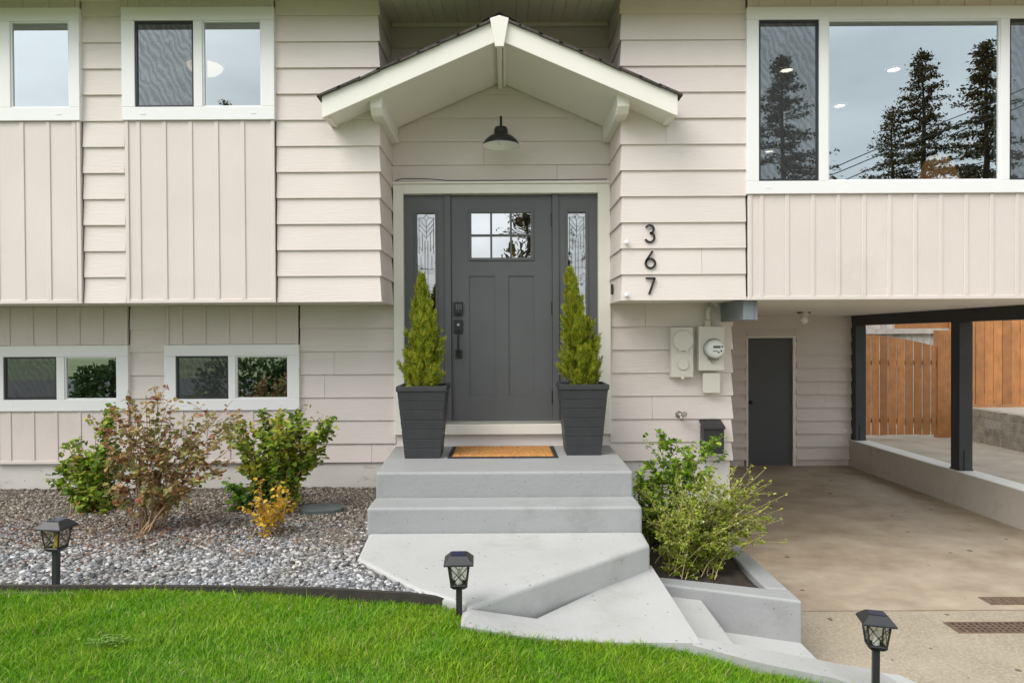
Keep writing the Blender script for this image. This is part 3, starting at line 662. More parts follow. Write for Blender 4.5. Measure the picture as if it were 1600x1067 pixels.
# --- gabled porch roof
PY0, PYB = 5.25, D-.03
ridge_z, PSL, HW = 4.315, .43, 1.362
def ps(x): return ridge_z-PSL*abs(x-CX)      # soffit underside
sh = MB(); th = .145
for s in (-1, 1):                              # shingle courses
    n = 9; L = HW+.006
    for k in range(n):
        a, b = L*k/n, L*(k+1)/n+.02
        za, zb_ = ps(CX+a)+th+.035, ps(CX+b)+th+.018
        nb = 7
        for j in range(nb):
            ya = PY0-.03+(PYB+.04-PY0+.03)*j/nb; yb = PY0-.03+(PYB+.04-PY0+.03)*(j+1)/nb-.004
            jz = random.uniform(0, .008); jb = random.uniform(-.008, .008)
            xa, xb = CX+s*a, CX+s*(b+jb)
            sh.add([(xa, ya, za-.01), (xb, ya, zb_+jz), (xb, yb, zb_+jz), (xa, yb, za-.01), (xa, ya, za-.03), (xb, ya, zb_+jz-.016), (xb, yb, zb_+jz-.016), (xa, yb, za-.03)],
                   [(0, 1, 2, 3), (1, 5, 6, 2), (0, 4, 5, 1), (3, 2, 6, 7), (4, 7, 6, 5)])
for j in range(6):
    ya = PY0-.035+.16*j; zt = ridge_z+th+.044
    sh.add([(CX-.13, ya, zt-.065), (CX, ya, zt), (CX+.13, ya, zt-.065), (CX-.13, ya+.165, zt-.075), (CX, ya+.165, zt-.008), (CX+.13, ya+.165, zt-.075)], [(0, 1, 4, 3), (1, 2, 5, 4)])
porch = sh.build('porch_roof', SHING, house)
FD = .185
for s in (-1, 1):
    pts = [(CX, ridge_z-.010), (CX, ridge_z+th+.012), (CX+s*HW, ps(CX+HW)+th+.012), (CX+s*HW, ps(CX+HW)-.010)]
    if s > 0: pts = pts[::-1]
    MB().prism_y(pts[::-1] if s < 0 else pts[::-1], PY0-.004, PY0+.034).build('fascia', PORCHM, porch, bevel=.003)
    q = [(CX, ridge_z), (CX+s*(HW-.004), ps(CX+HW)), (CX+s*(HW-.004), ps(CX+HW)+.02), (CX, ridge_z+.02)]
    MB().prism_y(q, PY0+.035, PYB).build('soffit', PORCHM, porch)
    MB().box(*sorted((CX+s*(HW-.03), CX+s*(HW-.055))), PY0+.036, F-.02, ps(CX+HW-.03)-.012, ps(CX+HW-.03)+.01).build('edge_moulding', PORCHM, porch)
    # beams running out from the wall at each side
    bx = -1.04 if s < 0 else .885
    b_ = MB(); zb0, zb1 = 3.775, 3.965; y0_ = PY0+.075
    V = [(y0_+.05, zb0), (D-.02, zb0), (D-.02, zb1), (y0_, zb1), (y0_, zb0+.05)]
    b_.add([(bx, y, z) for y, z in V]+[(bx+.092, y, z) for y, z in V], [(0, 1, 2, 3, 4), (9, 8, 7, 6, 5)]+[(i, 5+i, 5+(i+1) % 5, (i+1) % 5) for i in range(5)])
    b_.build('beam', PORCHM, porch, bevel=.004)
MB().prism_y([(CX-.032, ridge_z-.07), (CX+.032, ridge_z-.07), (CX+.072, ridge_z+th+.0), (CX, ridge_z+th+.022), (CX-.072, ridge_z+th+.0)], PY0-.034, PY0-.005).build('key_block', PORCHM, porch, bevel=.003)
MB().box(CX-.020, CX+.020, PY0+.036, D-.02, ridge_z-.055, ridge_z+.012).build('ridge_board', PORCHM, porch, bevel=.003)
MB().box(CX+.026, CX+.052, PY0+.036, D-.02, ridge_z-.040, ridge_z+.012).build('ridge_moulding', PORCHM, porch, bevel=.003)
# flat fascia returns over the bump-outs
# --- carport side of the house
cb_ = lap([(2.035, CARY), (ax(1166, 620, CARY), CARY)], [0.10]+[.30+.206*k for k in range(11)], .004, .046); 
dxa, dxb = ax(1168, 620, CARY), ax(1238, 620, CARY)
q = lap([(ax(1243, 620, CARY), CARY), (CARX+.19, CARY)], [0.10]+[.30+.206*k for k in range(11)], .004, .046); cb_.add(q.v, q.f)
zdt2 = az(1200, 528, CARY)
q = lap([(ax(1166, 620, CARY), CARY), (ax(1243, 620, CARY), CARY)], [zdt2+.03, 2.154+.0, 2.40], .004, .046); cb_.add(q.v, q.f)
cb_.box(2.03, dxa-.06, CARY-.002, CARY+.1, -.1, .1005); cb_.box(dxb+.06, CARX+.19, CARY-.002, CARY+.1, -.1, .1005)
cb_.box(dxa-.05, dxb+.06, CARY+.05, CARY+.1, 0, 2.1)
cb_.build('carport_siding', SIDING, house)
cdoor = MB().box(dxa+.003, dxb-.003, CARY+.01, CARY+.05, .012, zdt2-.004).build('carport_door', DOORB, house, bevel=.003)
tm_ = MB().box(dxa-.03, dxa, CARY-.03, CARY+.05, 0, zdt2+.03); tm_.box(dxb, dxb+.045, CARY-.03, CARY+.05, 0, zdt2+.03); tm_.box(dxa, dxb, CARY-.0295, CARY+.05, zdt2, zdt2+.0295)
tm_.build('door_casing', PORCHM, cdoor)
MB().lathe((dxa+.05, CARY+.01, 1.0), [(.028, 0), (.028, .008), (.012, .02), (.026, .045), (.02, .06), (0, .062)], 14, 'y').build('handle', BLK, cdoor, smooth=True)
# beam end that carries the upper storey, beside the meter
MB().box(1.945, 2.036, F+.03, D+.3, az(1150, 500, F+.03), ZB+.004).build('beam_end', BEAMG, house, bevel=.004)
MB().box(2.0365, 2.06, F+.031, F+.045, az(1150, 500, F+.03), ZB+.003).build('beam_cap', BEAMG, house)

# ------------------------------------------------------------------ carport posts, beam and low wall
cp_ = thing('carport_frame', (5.5, 8, .4), 'black timber beam and posts holding up the carport side', 'carport frame')
MB().box(CARX+.04, CARX+.20, F+.3, CARY-.003, 2.195, 2.348).build('beam', CHAR, cp_, bevel=.004)
for ya, yb in ((CARY-.16, CARY-.012), (8.15, 8.31), (5.75, 5.90)):
    MB().box(CARX+.035, CARX+.195, ya, yb, .425, 2.194).build('post', CHAR, cp_, bevel=.005)
    fl = MB(); fl.box(CARX+.028, CARX+.20, ya-.006, yb+.006, .415, .432); fl.box(CARX+.09, CARX+.12, ya-.012, ya-.001, .25+.17, .66); 
    fl.build('post_bracket', CHAR, cp_)
MB().box(CARX, CARX+.23, 3.6, CARY+.02, -.1, .40).build('low_wall', M('painted low wall', (.55, .51, .45), .75, .08, 3, .4, 40, dirt=(.40, .36, .30), dscale=3), None, bevel=.01)
lw = bpy.data.objects['low_wall']; tag(lw, 'low cream concrete wall along the open side of the carport', 'low wall')
cap = MB().box(CARX-.003, CARX+.236, 3.6, CARY+.02, .4005, .415).build('wall_cap', M('white wall top', (.8, .79, .76), .7, .05), lw)

# ceiling bulb fixture in the carport
fx, fz = at(1256, 493, 8.9)
cl_ = thing('ceiling_bulb', (fx, 8.9, ZB), 'bare round bulb in a holder on the carport ceiling', 'ceiling light')
MB().lathe((fx, 8.9, 0), [(.0, ZB+.019), (.062, ZB+.019), (.062, ZB-.01), (.05, ZB-.02), (.035, ZB-.04), (.02, ZB-.045)], 18).build('lamp_holder', METER, cl_, smooth=True)
MB().box(fx-.07, fx+.07, 8.85, 8.95, ZB+.001, ZB+.0195).build('junction_plate', RUST, cl_)
MB().lathe((fx, 8.9, ZB-.085), [(0, -.055), (.03, -.045), (.05, -.02), (.055, .0), (.045, .03), (.025, .045)], 18).build('bulb', FROST, cl_, smooth=True)

# ------------------------------------------------------------------ fences and block wall at right
def boards(x0, x1, zb, ztop, Y, w_=.168, gap=.010, th_=.02, jit=.004):
    m = MB(); x = x0
    while x < x1-.03:
        b = min(x+w_, x1); zt = ztop(x+w_/2) if callable(ztop) else ztop
        zt2 = ztop(b) if callable(ztop) else zt; zt1 = ztop(x) if callable(ztop) else zt; y = Y+random.uniform(-jit, jit)
        m.prism_y([(x, zb+random.uniform(0, .015)), (b, zb+random.uniform(0, .015)), (b, zt2), (x, zt1)], y, y+th_); x += w_+gap+random.uniform(0, .006)
    return m
GY = 13.6
gate = thing('wooden_gate', (8, GY, 0), 'orange stained wooden gate with curved top behind the carport', 'gate')
gx = lambda p: ax(p, 600, GY)
def gtop(x):
    u = (x-gx(1340))/(gx(1462)-gx(1340)); return az(1352, 523, GY)-.28*max(0, u-.1)**1.6
boards(gx(1322), gx(1462), .05, gtop, GY, .148, .020).build('gate_boards', CEDAR, gate)
for z in (.3, 1.45): MB().box(gx(1322), gx(1462), GY+.021, GY+.06, z, z+.09).build('rail', CEDAR, gate)
fen = thing('wooden_fence', (10, 13.55, .6), 'orange stained board fence standing behind the block wall', 'fence')
MB().box(gx(1464), gx(1484), GY-.03, GY+.11, 0, az(1470, 516, GY)).build('post', CEDAR, fen, bevel=.004)
MB().box(gx(1405), gx(1700), GY+.12, GY+.16, az(1440, 513, GY), az(1440, 502, GY)).build('top_rail', CEDAR, fen)
boards(gx(1486), gx(1486)+.45, .05, 2.35, GY+.04).build('fence_boards', CEDAR, fen)
boards(ax(1508, 600, 13.55), 16, .66, 2.55, 13.5, .165, .008).build('fence_boards', CEDAR, fen)
for z in (.9, 2.1): MB().box(ax(1508, 600, 13.55), 16, 13.53, 13.57, z, z+.09).build('rail', CEDAR, fen)
MB().box(ax(1508, 600, 13.55), 16, 13.44, 13.6, .61, .655).build('base_board', CEDAR, fen)
of = thing('old_fence', (8, 16, 0), 'weathered grey board fence far behind the gate', 'fence')
boards(5.5, 12, 0, 2.45, 16.5, .14, .006).build('fence_boards', GREYW, of)
MB().box(5.5, 12, 16.42, 16.48, 2.08, 2.2).build('rail', GREYW, of)
MB().box(8.35, 8.5, 16.3, 16.415, 0, 2.5).build('post', GREYW, of)
bw = MB(); bz = 0
for r_ in range(4):
    o = .2 if r_ % 2 else 0; y = 6.0-o
    while y < 13.45:
        bw.box(9.0+random.uniform(-.004, .004), 9.2, y, min(y+.386, 13.48), bz, bz+.149); y += .40
    x = 9.0+o
    while x < 15: x += .4
    bz += .16
tag(bw.build('block_wall', BLOCK, bevel=.004, seg=1), 'stained concrete block retaining wall beside the side slab', 'wall')
tag(MB().box(9.003, 20, 5.5, 13.5, -.1, .615).build('gravel_terrace', M('pale gravel', (.42, .39, .34), .9, .5, 55, 1, 70)), 'pale gravel terrace on top of the block wall', 'gravel', kind='structure')

# ------------------------------------------------------------------ things fixed to the front wall
lx, ly = CX+.005, D-.33
lz = az(782, 228, ly)
wl = thing('wall_lamp', (lx, D-.02, lz), 'black barn style wall lamp above the front door', 'wall lamp')
MB().lathe((lx, ly, lz), [(.158, 0), (.155, .012), (.135, .045), (.10, .075), (.066, .092), (.06, .10), (.058, .135), (.05, .155), (.02, .165), (0, .166)], 32).build('shade', BLK, wl, smooth=True)
MB().lathe((lx, ly, lz), [(.1575, .001), (.150, .012), (.130, .042), (.095, .07), (.05, .085), (0, .09)], 32).build('shade_lining', WHITEIN, wl, smooth=True)
MB().lathe((lx, ly, lz+.035), [(0, -.028), (.02, -.024), (.032, 0), (.028, .025), (.015, .045)], 16).build('bulb', FROST, wl, smooth=True)
MB().tube([(lx, ly, lz+.16), (lx, ly, lz+.21), (lx, ly+.025, lz+.25), (lx, ly+.08, lz+.27), (lx, ly+.16, lz+.25), (lx, ly+.24, lz+.20), (lx, D-.03, lz+.17)], .011, 10).build('arm', BLK, wl, smooth=True)
MB().lathe((lx, D-.02, lz+.17), [(.065, 0), (.065, .014), (.05, .022), (0, .022)], 24, 'y').build('backplate', BLK, wl, smooth=True)

def stroke(paths, name, label, w_=.016, y=F-.03):
    m = MB()
    for P in paths:
        P = [Vector(p) for p in P]; n = len(P)
        L_, Rr = [], []
        for i in range(n):
            d = (P[min(i+1, n-1)]-P[max(i-1, 0)]).normalized(); nn = Vector((-d.y, d.x))*w_/2; L_.append(P[i]+nn); Rr.append(P[i]-nn)
        for i in range(n-1):
            m.prism_y([tuple(Rr[i]), tuple(Rr[i+1]), tuple(L_[i+1]), tuple(L_[i])], y, y+.012)
    return tag(m.build(name, BLK), label, 'house number', 'house numbers on the siding')
nx_ = ax(1015, 400, F)
def arc(cx, cz, r, a0, a1, n=18, ry=None): return [(cx+r*math.cos(R(a0+(a1-a0)*i/n)), cz+(ry or r)*math.sin(R(a0+(a1-a0)*i/n))) for i in range(n+1)]
zc = az(1015, 365.5, F); hh = .067
stroke([arc(nx_-.003, zc+.0335, .032, 160, -90, 16), arc(nx_-.003, zc-.0335, .037, 90, -160, 16)], 'house_number', 'black numeral 3, top digit of the house number')
zc = az(1016, 406.5, F)
stroke([arc(nx_+.001, zc-.029, .038, 0, 360, 26), [(nx_+.020, zc+.070), (nx_-.004, zc+.035), (nx_-.030, zc-.004), (nx_-.036, zc-.024)]], 'house_number', 'black numeral 6, middle digit of the house number')
zc = az(1016, 447, F)
stroke([[(nx_-.036, zc+.060), (nx_+.040, zc+.060)], [(nx_+.037, zc+.064), (nx_-.010, zc-.068)]], 'house_number', 'black numeral 7, bottom digit of the house number')

def mx(p): return ax(p, 550, D-.10)
def mz(p): return az(1090, p, D-.10)
em_ = thing('electric_meter', (mx(1110), D-.05, mz(560)), 'cream electric meter box with round glass dial and conduit', 'electric meter')
MB().box(mx(1091), mx(1131), D-.12, D-.01, mz(579), mz(510)).build('cabinet', METER, em_, bevel=.006)
mc = (mx(1113.5), D-.12, mz(545))
MB().lathe(mc, [(.092, 0), (.092, .018), (.084, .022)], 28, 'y').build('meter_ring', METAL, em_, smooth=True)
MB().lathe(mc, [(.082, .0), (.082, .06), (.072, .085), (.05, .09), (0, .09)], 28, 'y').build('meter_glass', GLSM, em_, smooth=True)
md = MB().box(mc[0]-.028, mc[0]+.034, mc[1]-.094, mc[1]-.089, mc[2]+.008, mc[2]+.028)
md.build('meter_display', M('display', (.10, .11, .10), .3), em_)
md = MB(); 
for dx_, dz_ in ((.042, -.018), (.050, .02), (.02, -.03)): md.lathe((mc[0]+dx_, mc[1]-.088, mc[2]+dz_), [(.008, 0), (.008, .004), (0, .004)], 10, 'y')
md.box(mc[0]-.03, mc[0]+.01, mc[1]-.0925, mc[1]-.089, mc[2]-.022, mc[2]-.016)
md.build('meter_mark', BLKP, em_)
ml = MB().tube([(mc[0]-.05, mc[1]-.01, mc[2]-.088), (mc[0], mc[1]-.018, mc[2]-.108), (mc[0]+.045, mc[1]-.01, mc[2]-.092)], .007, 6); ml.box(mc[0]-.018, mc[0]+.012, mc[1]-.02, mc[1], mc[2]-.125, mc[2]-.098)
ml.build('meter_seal', METAL, em_)
cx_ = mx(1108)
MB().tube([(cx_, D-.065, mz(511)), (cx_, D-.065, mz(488)), (cx_+.006, D-.065, mz(480)), (cx_+.022, D-.065, mz(474)), (cx_+.045, D-.065, mz(471)), (cx_+.09, D-.065, ZB-.02)], .021, 12).build('conduit', METER, em_, smooth=True)
MB().lathe((cx_, D-.065, mz(511)), [(.032, 0), (.032, .06), (.022, .062)], 14).build('conduit_collar', METER, em_, smooth=True)
ms_ = thing('meter_socket', (mx(1066), D-.05, mz(550)), 'cream utility box with two blank round covers left of the meter', 'utility box')
MB().box(mx(1048.5), mx(1083.5), D-.10, D-.01, mz(589.5), mz(511)).build('cabinet', METER, ms_, bevel=.006)
MB().lathe((mx(1067), D-.10, mz(532)), [(.092, 0), (.092, .016), (.086, .022), (0, .022)], 28, 'y').build('round_cover', METER, ms_)
MB().lathe((mx(1067), D-.10, mz(569)), [(.05, 0), (.05, .014), (.046, .018), (0, .018)], 24, 'y').build('small_cover', METER, ms_)
mm = MB().box(mx(1049), mx(1083), D-.106, D-.0995, mz(552), mz(550)); mm.build('cover_seam', METER, ms_)
mm = MB().lathe((mx(1061), D-.11, mz(548)), [(.011, 0), (.011, .012), (0, .012)], 10, 'y').lathe((mx(1072), D-.11, mz(548)), [(.011, 0), (.011, .012), (0, .012)], 10, 'y').box(mx(1064), mx(1069), D-.108, D-.09, mz(592), mz(583)); mm.build('latch', METER, ms_)
jb = thing('junction_box', (mx(1112), D-.03, mz(600)), 'small plain cream box below the electric meter', 'junction box')
MB().box(mx(1100.5), mx(1124), D-.085, D-.01, mz(613.5), mz(585)).build('box_body', METER, jb, bevel=.004)
MB().box(mx(1098.5), mx(1125.5), D-.094, D-.0855, mz(614), mz(583)).build('box_lid', METER, jb, bevel=.003)
hb = thing('hose_tap', (ax(1063, 648, D-.05), D-.05, az(1063, 648, D-.05)), 'small metal hose tap sticking out of the siding', 'hose tap')
hx, hz = ax(1062, 648, D-.05), az(1062, 648, D-.05)
MB().lathe((hx, D-.015, hz), [(.033, 0), (.033, .008), (.016, .014), (.016, .06), (.02, .065), (.02, .085), (0, .085)], 14, 'y').build('tap_body', METAL, hb, smooth=True)
MB().lathe((hx+.028, D-.07, hz+.012), [(.006, 0), (.006, .03), (.026, .032), (.026, .04), (0, .042)], 10, 'y').build('tap_handle', METAL, hb)
MB().tube([(hx, D-.08, hz), (hx+.005, D-.10, hz-.02), (hx+.006, D-.105, hz-.045)], .016, 10).build('tap_spout', METAL, hb, smooth=True)
mbx = thing('letter_box', (ax(1114, 690, D-.08), D-.05, az(1114, 700, D-.08)), 'black letter box with hinged lid on the siding beside the shrub', 'letter box')
a, b = ax(1098, 680, D-.1), ax(1129.5, 680, D-.1); z0, z1 = az(1114, 708, D-.1), az(1114, 662, D-.1)
MB().box(a, b, D-.14, D-.012, z0, z1-.02).build('box_body', BLKP, mbx, bevel=.008)
ld = MB().add([(a-.008, D-.155, z1-.045), (b+.008, D-.155, z1-.045), (b+.008, D-.012, z1+.012), (a-.008, D-.012, z1+.012), (a-.008, D-.155, z1-.025), (b+.008, D-.155, z1-.025), (b+.008, D-.012, z1+.03), (a-.008, D-.012, z1+.03)],
    [(0, 3, 2, 1), (4, 5, 6, 7), (0, 1, 5, 4), (1, 2, 6, 5), (2, 3, 7, 6), (3, 0, 4, 7)]).build('lid', BLKP, mbx, bevel=.004)
for py, lab in ((380, 'white round knob on the corner siding above its twin, by numeral 3'), (461.5, 'white round knob at the bottom corner of the siding, by numeral 7')):
    zz = az(975, py, F)
    tag(MB().lathe((XR+.025, F-.022, zz), [(.008, -.005), (.008, .006), (.017, .010), (.0195, .018), (.016, .028), (.007, .032), (0, .032)], 16, 'y').build('white_knob', TRIMW, smooth=True), lab, 'knob', 'white knobs at the recess corner')
dy_ = 5.93; dzz = az(957, 452, dy_)
db = thing('door_bell', (XR-.02, dy_, dzz), 'small black bell button on the side of the entry recess', 'door bell')
MB().box(XR-.036, XR-.018, dy_-.022, dy_+.022, dzz-.045, dzz+.045).build('bell_case', BLKP, db, bevel=.005)
MB().box(XR-.041, XR-.0355, dy_-.008, dy_+.008, dzz-.010, dzz+.010).build('bell_button', METAL, db)
wz = Z1+.022
tag(MB().tube([(X0+.02, D-.06, wz+.005), (X0+.08, D-.062, wz+.026), (X0+.3, D-.062, wz+.024), (X0+.5, D-.062, wz+.006), (X0+.9, D-.062, wz+.006), (X0+1.3, D-.062, wz+.008), (X1-.03, D-.062, wz+.012)], .0042, 6).build('cable', BLKP), 'thin black cable lying along the top of the door casing', 'cable')

# ------------------------------------------------------------------ lights in the rooms
dl = thing('ceiling_light', (2.93, 5.97, 4.78), 'round recessed ceiling light behind the picture window, first of the window row', 'ceiling light', 'recessed lights in the living room')
MB().lathe((2.93, 5.97, 4.785), [(0, 0), (.062, 0)], 20).build('glow', DOWNL, dl)
MB().lathe((2.93, 5.97, 4.783), [(.062, -.006), (.082, -.004), (.082, .004)], 20).build('trim_ring', TRIMW, dl)
for (x, y), lb in (((4.04, 5.97), 'recessed ceiling light at the top right of the picture window'), ((2.93, 7.1), 'recessed ceiling light showing in the left screened sash'),
                   ((4.04, 7.1), 'recessed ceiling light in the middle of the picture window'), ((4.02, 8.2), 'recessed ceiling light low in the left half of the picture window'),
                   ((3.95, 10.2), 'faint recessed ceiling light deep in the room, lowest in the left sash')):
    c = copy_tree(dl); c.location = (x, y, 4.78); c['label'] = lb
dm_y = 6.9; dmx = ax(320, 100, dm_y)
pd = thing('dome_light', (dmx, dm_y, 4.78), 'glowing round dome light seen through the upper left window', 'ceiling light')
MB().lathe((dmx, dm_y, 4.785), [(0, -.10), (.06, -.095), (.12, -.075), (.16, -.04), (.175, 0)], 28).build('dome', DOMEL, pd, smooth=True)
MB().lathe((dmx, dm_y, 4.785), [(.175, -.012), (.188, -.01), (.188, .003)], 28).build('dome_rim', TRIMW, pd)
ly_ = 7.6; lpx, lpz = at(1465, 283, ly_)
tl = thing('table_lamp', (lpx, ly_, lpz-.35), 'table lamp with orange bell shade glowing inside the picture window', 'table lamp')
MB().lathe((lpx, ly_, lpz), [(.215, 0), (.17, .12), (.135, .21), (.10, .265), (.06, .285), (0, .29)], 28).build('lamp_shade', SHADEL, tl, smooth=True)
MB().lathe((lpx, ly_, lpz-.35), [(.09, 0), (.09, .02), (.03, .05), (.06, .15), (.05, .25), (.012, .30), (.012, .36)], 18).build('lamp_base', M('lamp base', (.35, .25, .16), .4), tl, smooth=True)
tb = thing('side_table', (lpx, ly_, 2.46), 'brown side table carrying the lamp in the living room', 'table')
MB().box(lpx-.3, lpx+.3, ly_-.25, ly_+.25, lpz-.39, lpz-.352).build('table_top', INTF, tb)
for a_ in (-.26, .26):
    for b_ in (-.2, .2): MB().box(lpx+a_-.02, lpx+a_+.02, ly_+b_-.02, ly_+b_+.02, 2.462, lpz-.391).build('leg', INTF, tb)

# ------------------------------------------------------------------ door mat
mt = thing('door_mat', (0, 5.8, 1.06), 'brown coir door mat with black rubber border on the landing', 'door mat')
a0, b0 = gr(699, 716, 1.062)[0], gr(872.5, 714.5, 1.062)[0]; y0_, y1_ = 5.50, 6.06
MB().box(a0, b0, y0_, y1_, 1.061, 1.069).build('border', RUBB, mt, bevel=.003)
cm_ = MB(); nxx, nyy = 60, 34
for i in range(nxx+1):
    for j in range(nyy+1):
        u, v = i/nxx, j/nyy; e_ = min(u, 1-u)*nxx < .5 or min(v, 1-v)*nyy < .5
        cm_.v.append((a0+.035+(b0-a0-.07)*u, y0_+.035+(y1_-y0_-.07)*v, 1.0695 if e_ else 1.075+random.uniform(0, .007)))
for i in range(nxx):
    for j in range(nyy): q = i*(nyy+1)+j; cm_.f.append((q, q+nyy+1, q+nyy+2, q+1))
cm_.build('coir_pile', COIR, mt)

# ------------------------------------------------------------------ potted cedars
def cedar(name, label, bx, by, hp, top_w, bot_w, hc, rc, tipx, seed, gap_low=False):
    rs = np.random.default_rng(seed)
    t = thing(name, (bx, by, 1.06), label, 'potted cedar', 'potted cedars flanking the front door')
    z0 = 1.062; m = MB(); nc = 7
    for k in range(nc):                              # seven board courses
        u0, u1 = k/nc, (k+1)/nc; w0 = bot_w+(top_w-.02-bot_w)*u0; w1 = bot_w+(top_w-.02-bot_w)*u1
        za, zb_ = z0+hp*.93*u0, z0+hp*.93*u1
        m.frustum((bx, by), za, (w0/2-.004, w0/2-.004), za+.004, (w0/2, w0/2)); m.frustum((bx, by), za+.0041, (w0/2, w0/2), zb_-.004, (w1/2, w1/2)); m.frustum((bx, by), zb_-.0039, (w1/2, w1/2), zb_-.0001, (w1/2-.004, w1/2-.004))
    pot = m.build('pot', POTM, t)
    rm = MB(); hw = top_w/2; zt = z0+hp
    ring = lambda h, z: [(bx-h, by-h, z), (bx+h, by-h, z), (bx+h, by+h, z), (bx-h, by+h, z)]
    rm.add(ring(hw-.012, zt-.045)+ring(hw, zt-.04)+ring(hw, zt)+ring(hw-.025, zt)+ring(hw-.03, zt-.06), [(4*l+i, 4*l+(i+1) % 4, 4*l+4+(i+1) % 4, 4*l+4+i) for l in range(4) for i in range(4)])
    rm.build('rim', POTM, pot, bevel=.003, seg=1)
    MB().box(bx-hw+.03, bx+hw-.03, by-hw+.03, by+hw-.03, zt-.08, zt-.03).build('soil', SOIL, t)
    MB().tube([(bx, by, zt-.05), (bx+.005, by, zt+hc*.4), (bx+tipx, by, zt+hc*.9)], [.014, .010, .003], 6).build('trunk', BARK, t)
    npl = 190; per = 21; n = npl*per                 # upright plumes, each carrying flat sprays
    ut = rs.uniform(.05, 1, npl)**.9; ut[:5] = (.93, .96, .985, 1.0, .9)
    prof = np.interp(ut, [0, .08, .25, .45, .62, .78, .9, 1], [.74, .92, 1, .80, .56, .34, .19, .03])*rc
    ap = rs.uniform(0, 2*np.pi, npl); rt = prof*np.where(rs.uniform(0, 1, npl) < .72, rs.uniform(.75, 1.35, npl), rs.uniform(.2, .8, npl)); rt[:5] *= .3
    zt_ = zt-.03+ut*hc; lp = rs.uniform(.12, .24, npl)*(1-.35*ut)
    tip = np.c_[bx+tipx*ut**2+rt*np.cos(ap), by+rt*np.sin(ap), zt_]
    ub = np.maximum(ut-lp/hc, 0); bs = np.c_[bx+tipx*ub**2+rt*.55*np.cos(ap), by+rt*.55*np.sin(ap), zt-.03+ub*hc]
    q = np.tile(np.linspace(0.05, 1, per), (npl, 1))**.8; pid = np.repeat(np.arange(npl), per); qq = q.ravel()[:, None]
    u = ut[pid]; P = bs[pid]*(1-qq)+tip[pid]*qq+rs.normal(0, .010, (n, 3))*(1.3-qq)
    outd = np.c_[np.cos(ap), np.sin(ap), np.zeros(npl)][pid]
    d = (tip-bs)[pid]; d /= np.linalg.norm(d, axis=1, keepdims=True)
    d = d*.9+outd*.15+rs.normal(0, .34, (n, 3))*(1.15-.7*qq); d /= np.linalg.norm(d, axis=1, keepdims=True)
    side = np.cross(d, outd+rs.normal(0, .5, (n, 3))); side /= np.linalg.norm(side, axis=1, keepdims=True)
    L = rs.uniform(.045, .10, n)*(1-.25*u)
    Vs, dirs, ll = [], [], []
    for k, (o, a_, s_) in enumerate(((0, 0, 1), (.1, .55, .62), (.1, -.55, .62), (.32, .6, .52), (.32, -.6, .52), (.55, .55, .38), (.55, -.55, .38), (.2, .9, .35), (.2, -.9, .35))):
        Vs.append(P+d*(L*o)[:, None]); dirs.append(d*math.cos(a_)+side*math.sin(a_)); ll.append(L*s_)
    Vs, dirs, ll = np.concatenate(Vs), np.concatenate(dirs), np.concatenate(ll)
    # join each spray into one island so that a spray has one colour: share its base point
    nrm = np.cross(dirs, np.tile(side, (9, 1)))+rs.normal(0, .3, dirs.shape)
    sd_ = np.cross(dirs, nrm); sd_ /= np.maximum(np.linalg.norm(sd_, axis=1, keepdims=True), 1e-6)
    wdt = rs.uniform(.0019, .0034, len(ll))[:, None]
    V = np.stack([Vs-sd_*wdt*.6, Vs+sd_*wdt*.6, Vs+dirs*ll[:, None]*.6+sd_*wdt, Vs+dirs*ll[:, None], Vs+dirs*ll[:, None]*.6-sd_*wdt], 1).reshape(-1, 3)
    b = np.arange(len(ll))*5
    pal = [(0, (.09, .15, .012)), (.25, (.18, .27, .018)), (.6, (.36, .42, .03)), (.88, (.54, .50, .045)), (1, (.46, .28, .06))]
    tipc = [(0, (.30, .22, .03)), (.5, (.42, .28, .045)), (1, (.50, .36, .06))]
    crown = np_mesh('crown', V, [np.stack([b, b+1, b+2, b+3, b+4], 1)], ramp_mat('cedar sprays '+str(seed), pal, .6, .35, (tipc, 14, .62, .80, 2, .55, -.55*(zt+hc*.55))), t)
    # brown dead inner twigs
    q = rs.integers(0, n, 260); u = u; V2 = P[q]; tw = MB()
    for i in range(140):
        p = V2[i]; c0 = Vector((bx+tipx*((p[2]-zt)/hc)**2 if p[2] > zt else bx, by, max(p[2]-.08, zt-.02))); tw.tube([c0, (c0+Vector(p))/2+Vector((0, 0, -.01)), Vector(p)], [.004, .003, .0015], 4, False)
    tw.build('branches', BARK, t)
    return t
for (pxc, pyb, lab, tip, hc, seed) in ((660, 716, 'potted cedar left of the front door in a tapered charcoal planter', -.015, .95, 3), (912.5, 711, 'potted cedar right of the front door in a tapered charcoal planter', -.10, 1.0, 8)):
    fx_, fy_ = gr(pxc, pyb, 1.062)
    cedar('potted_cedar', lab, fx_, fy_+.145, .585, .405, .285, hc*.97, .145, tip, seed)

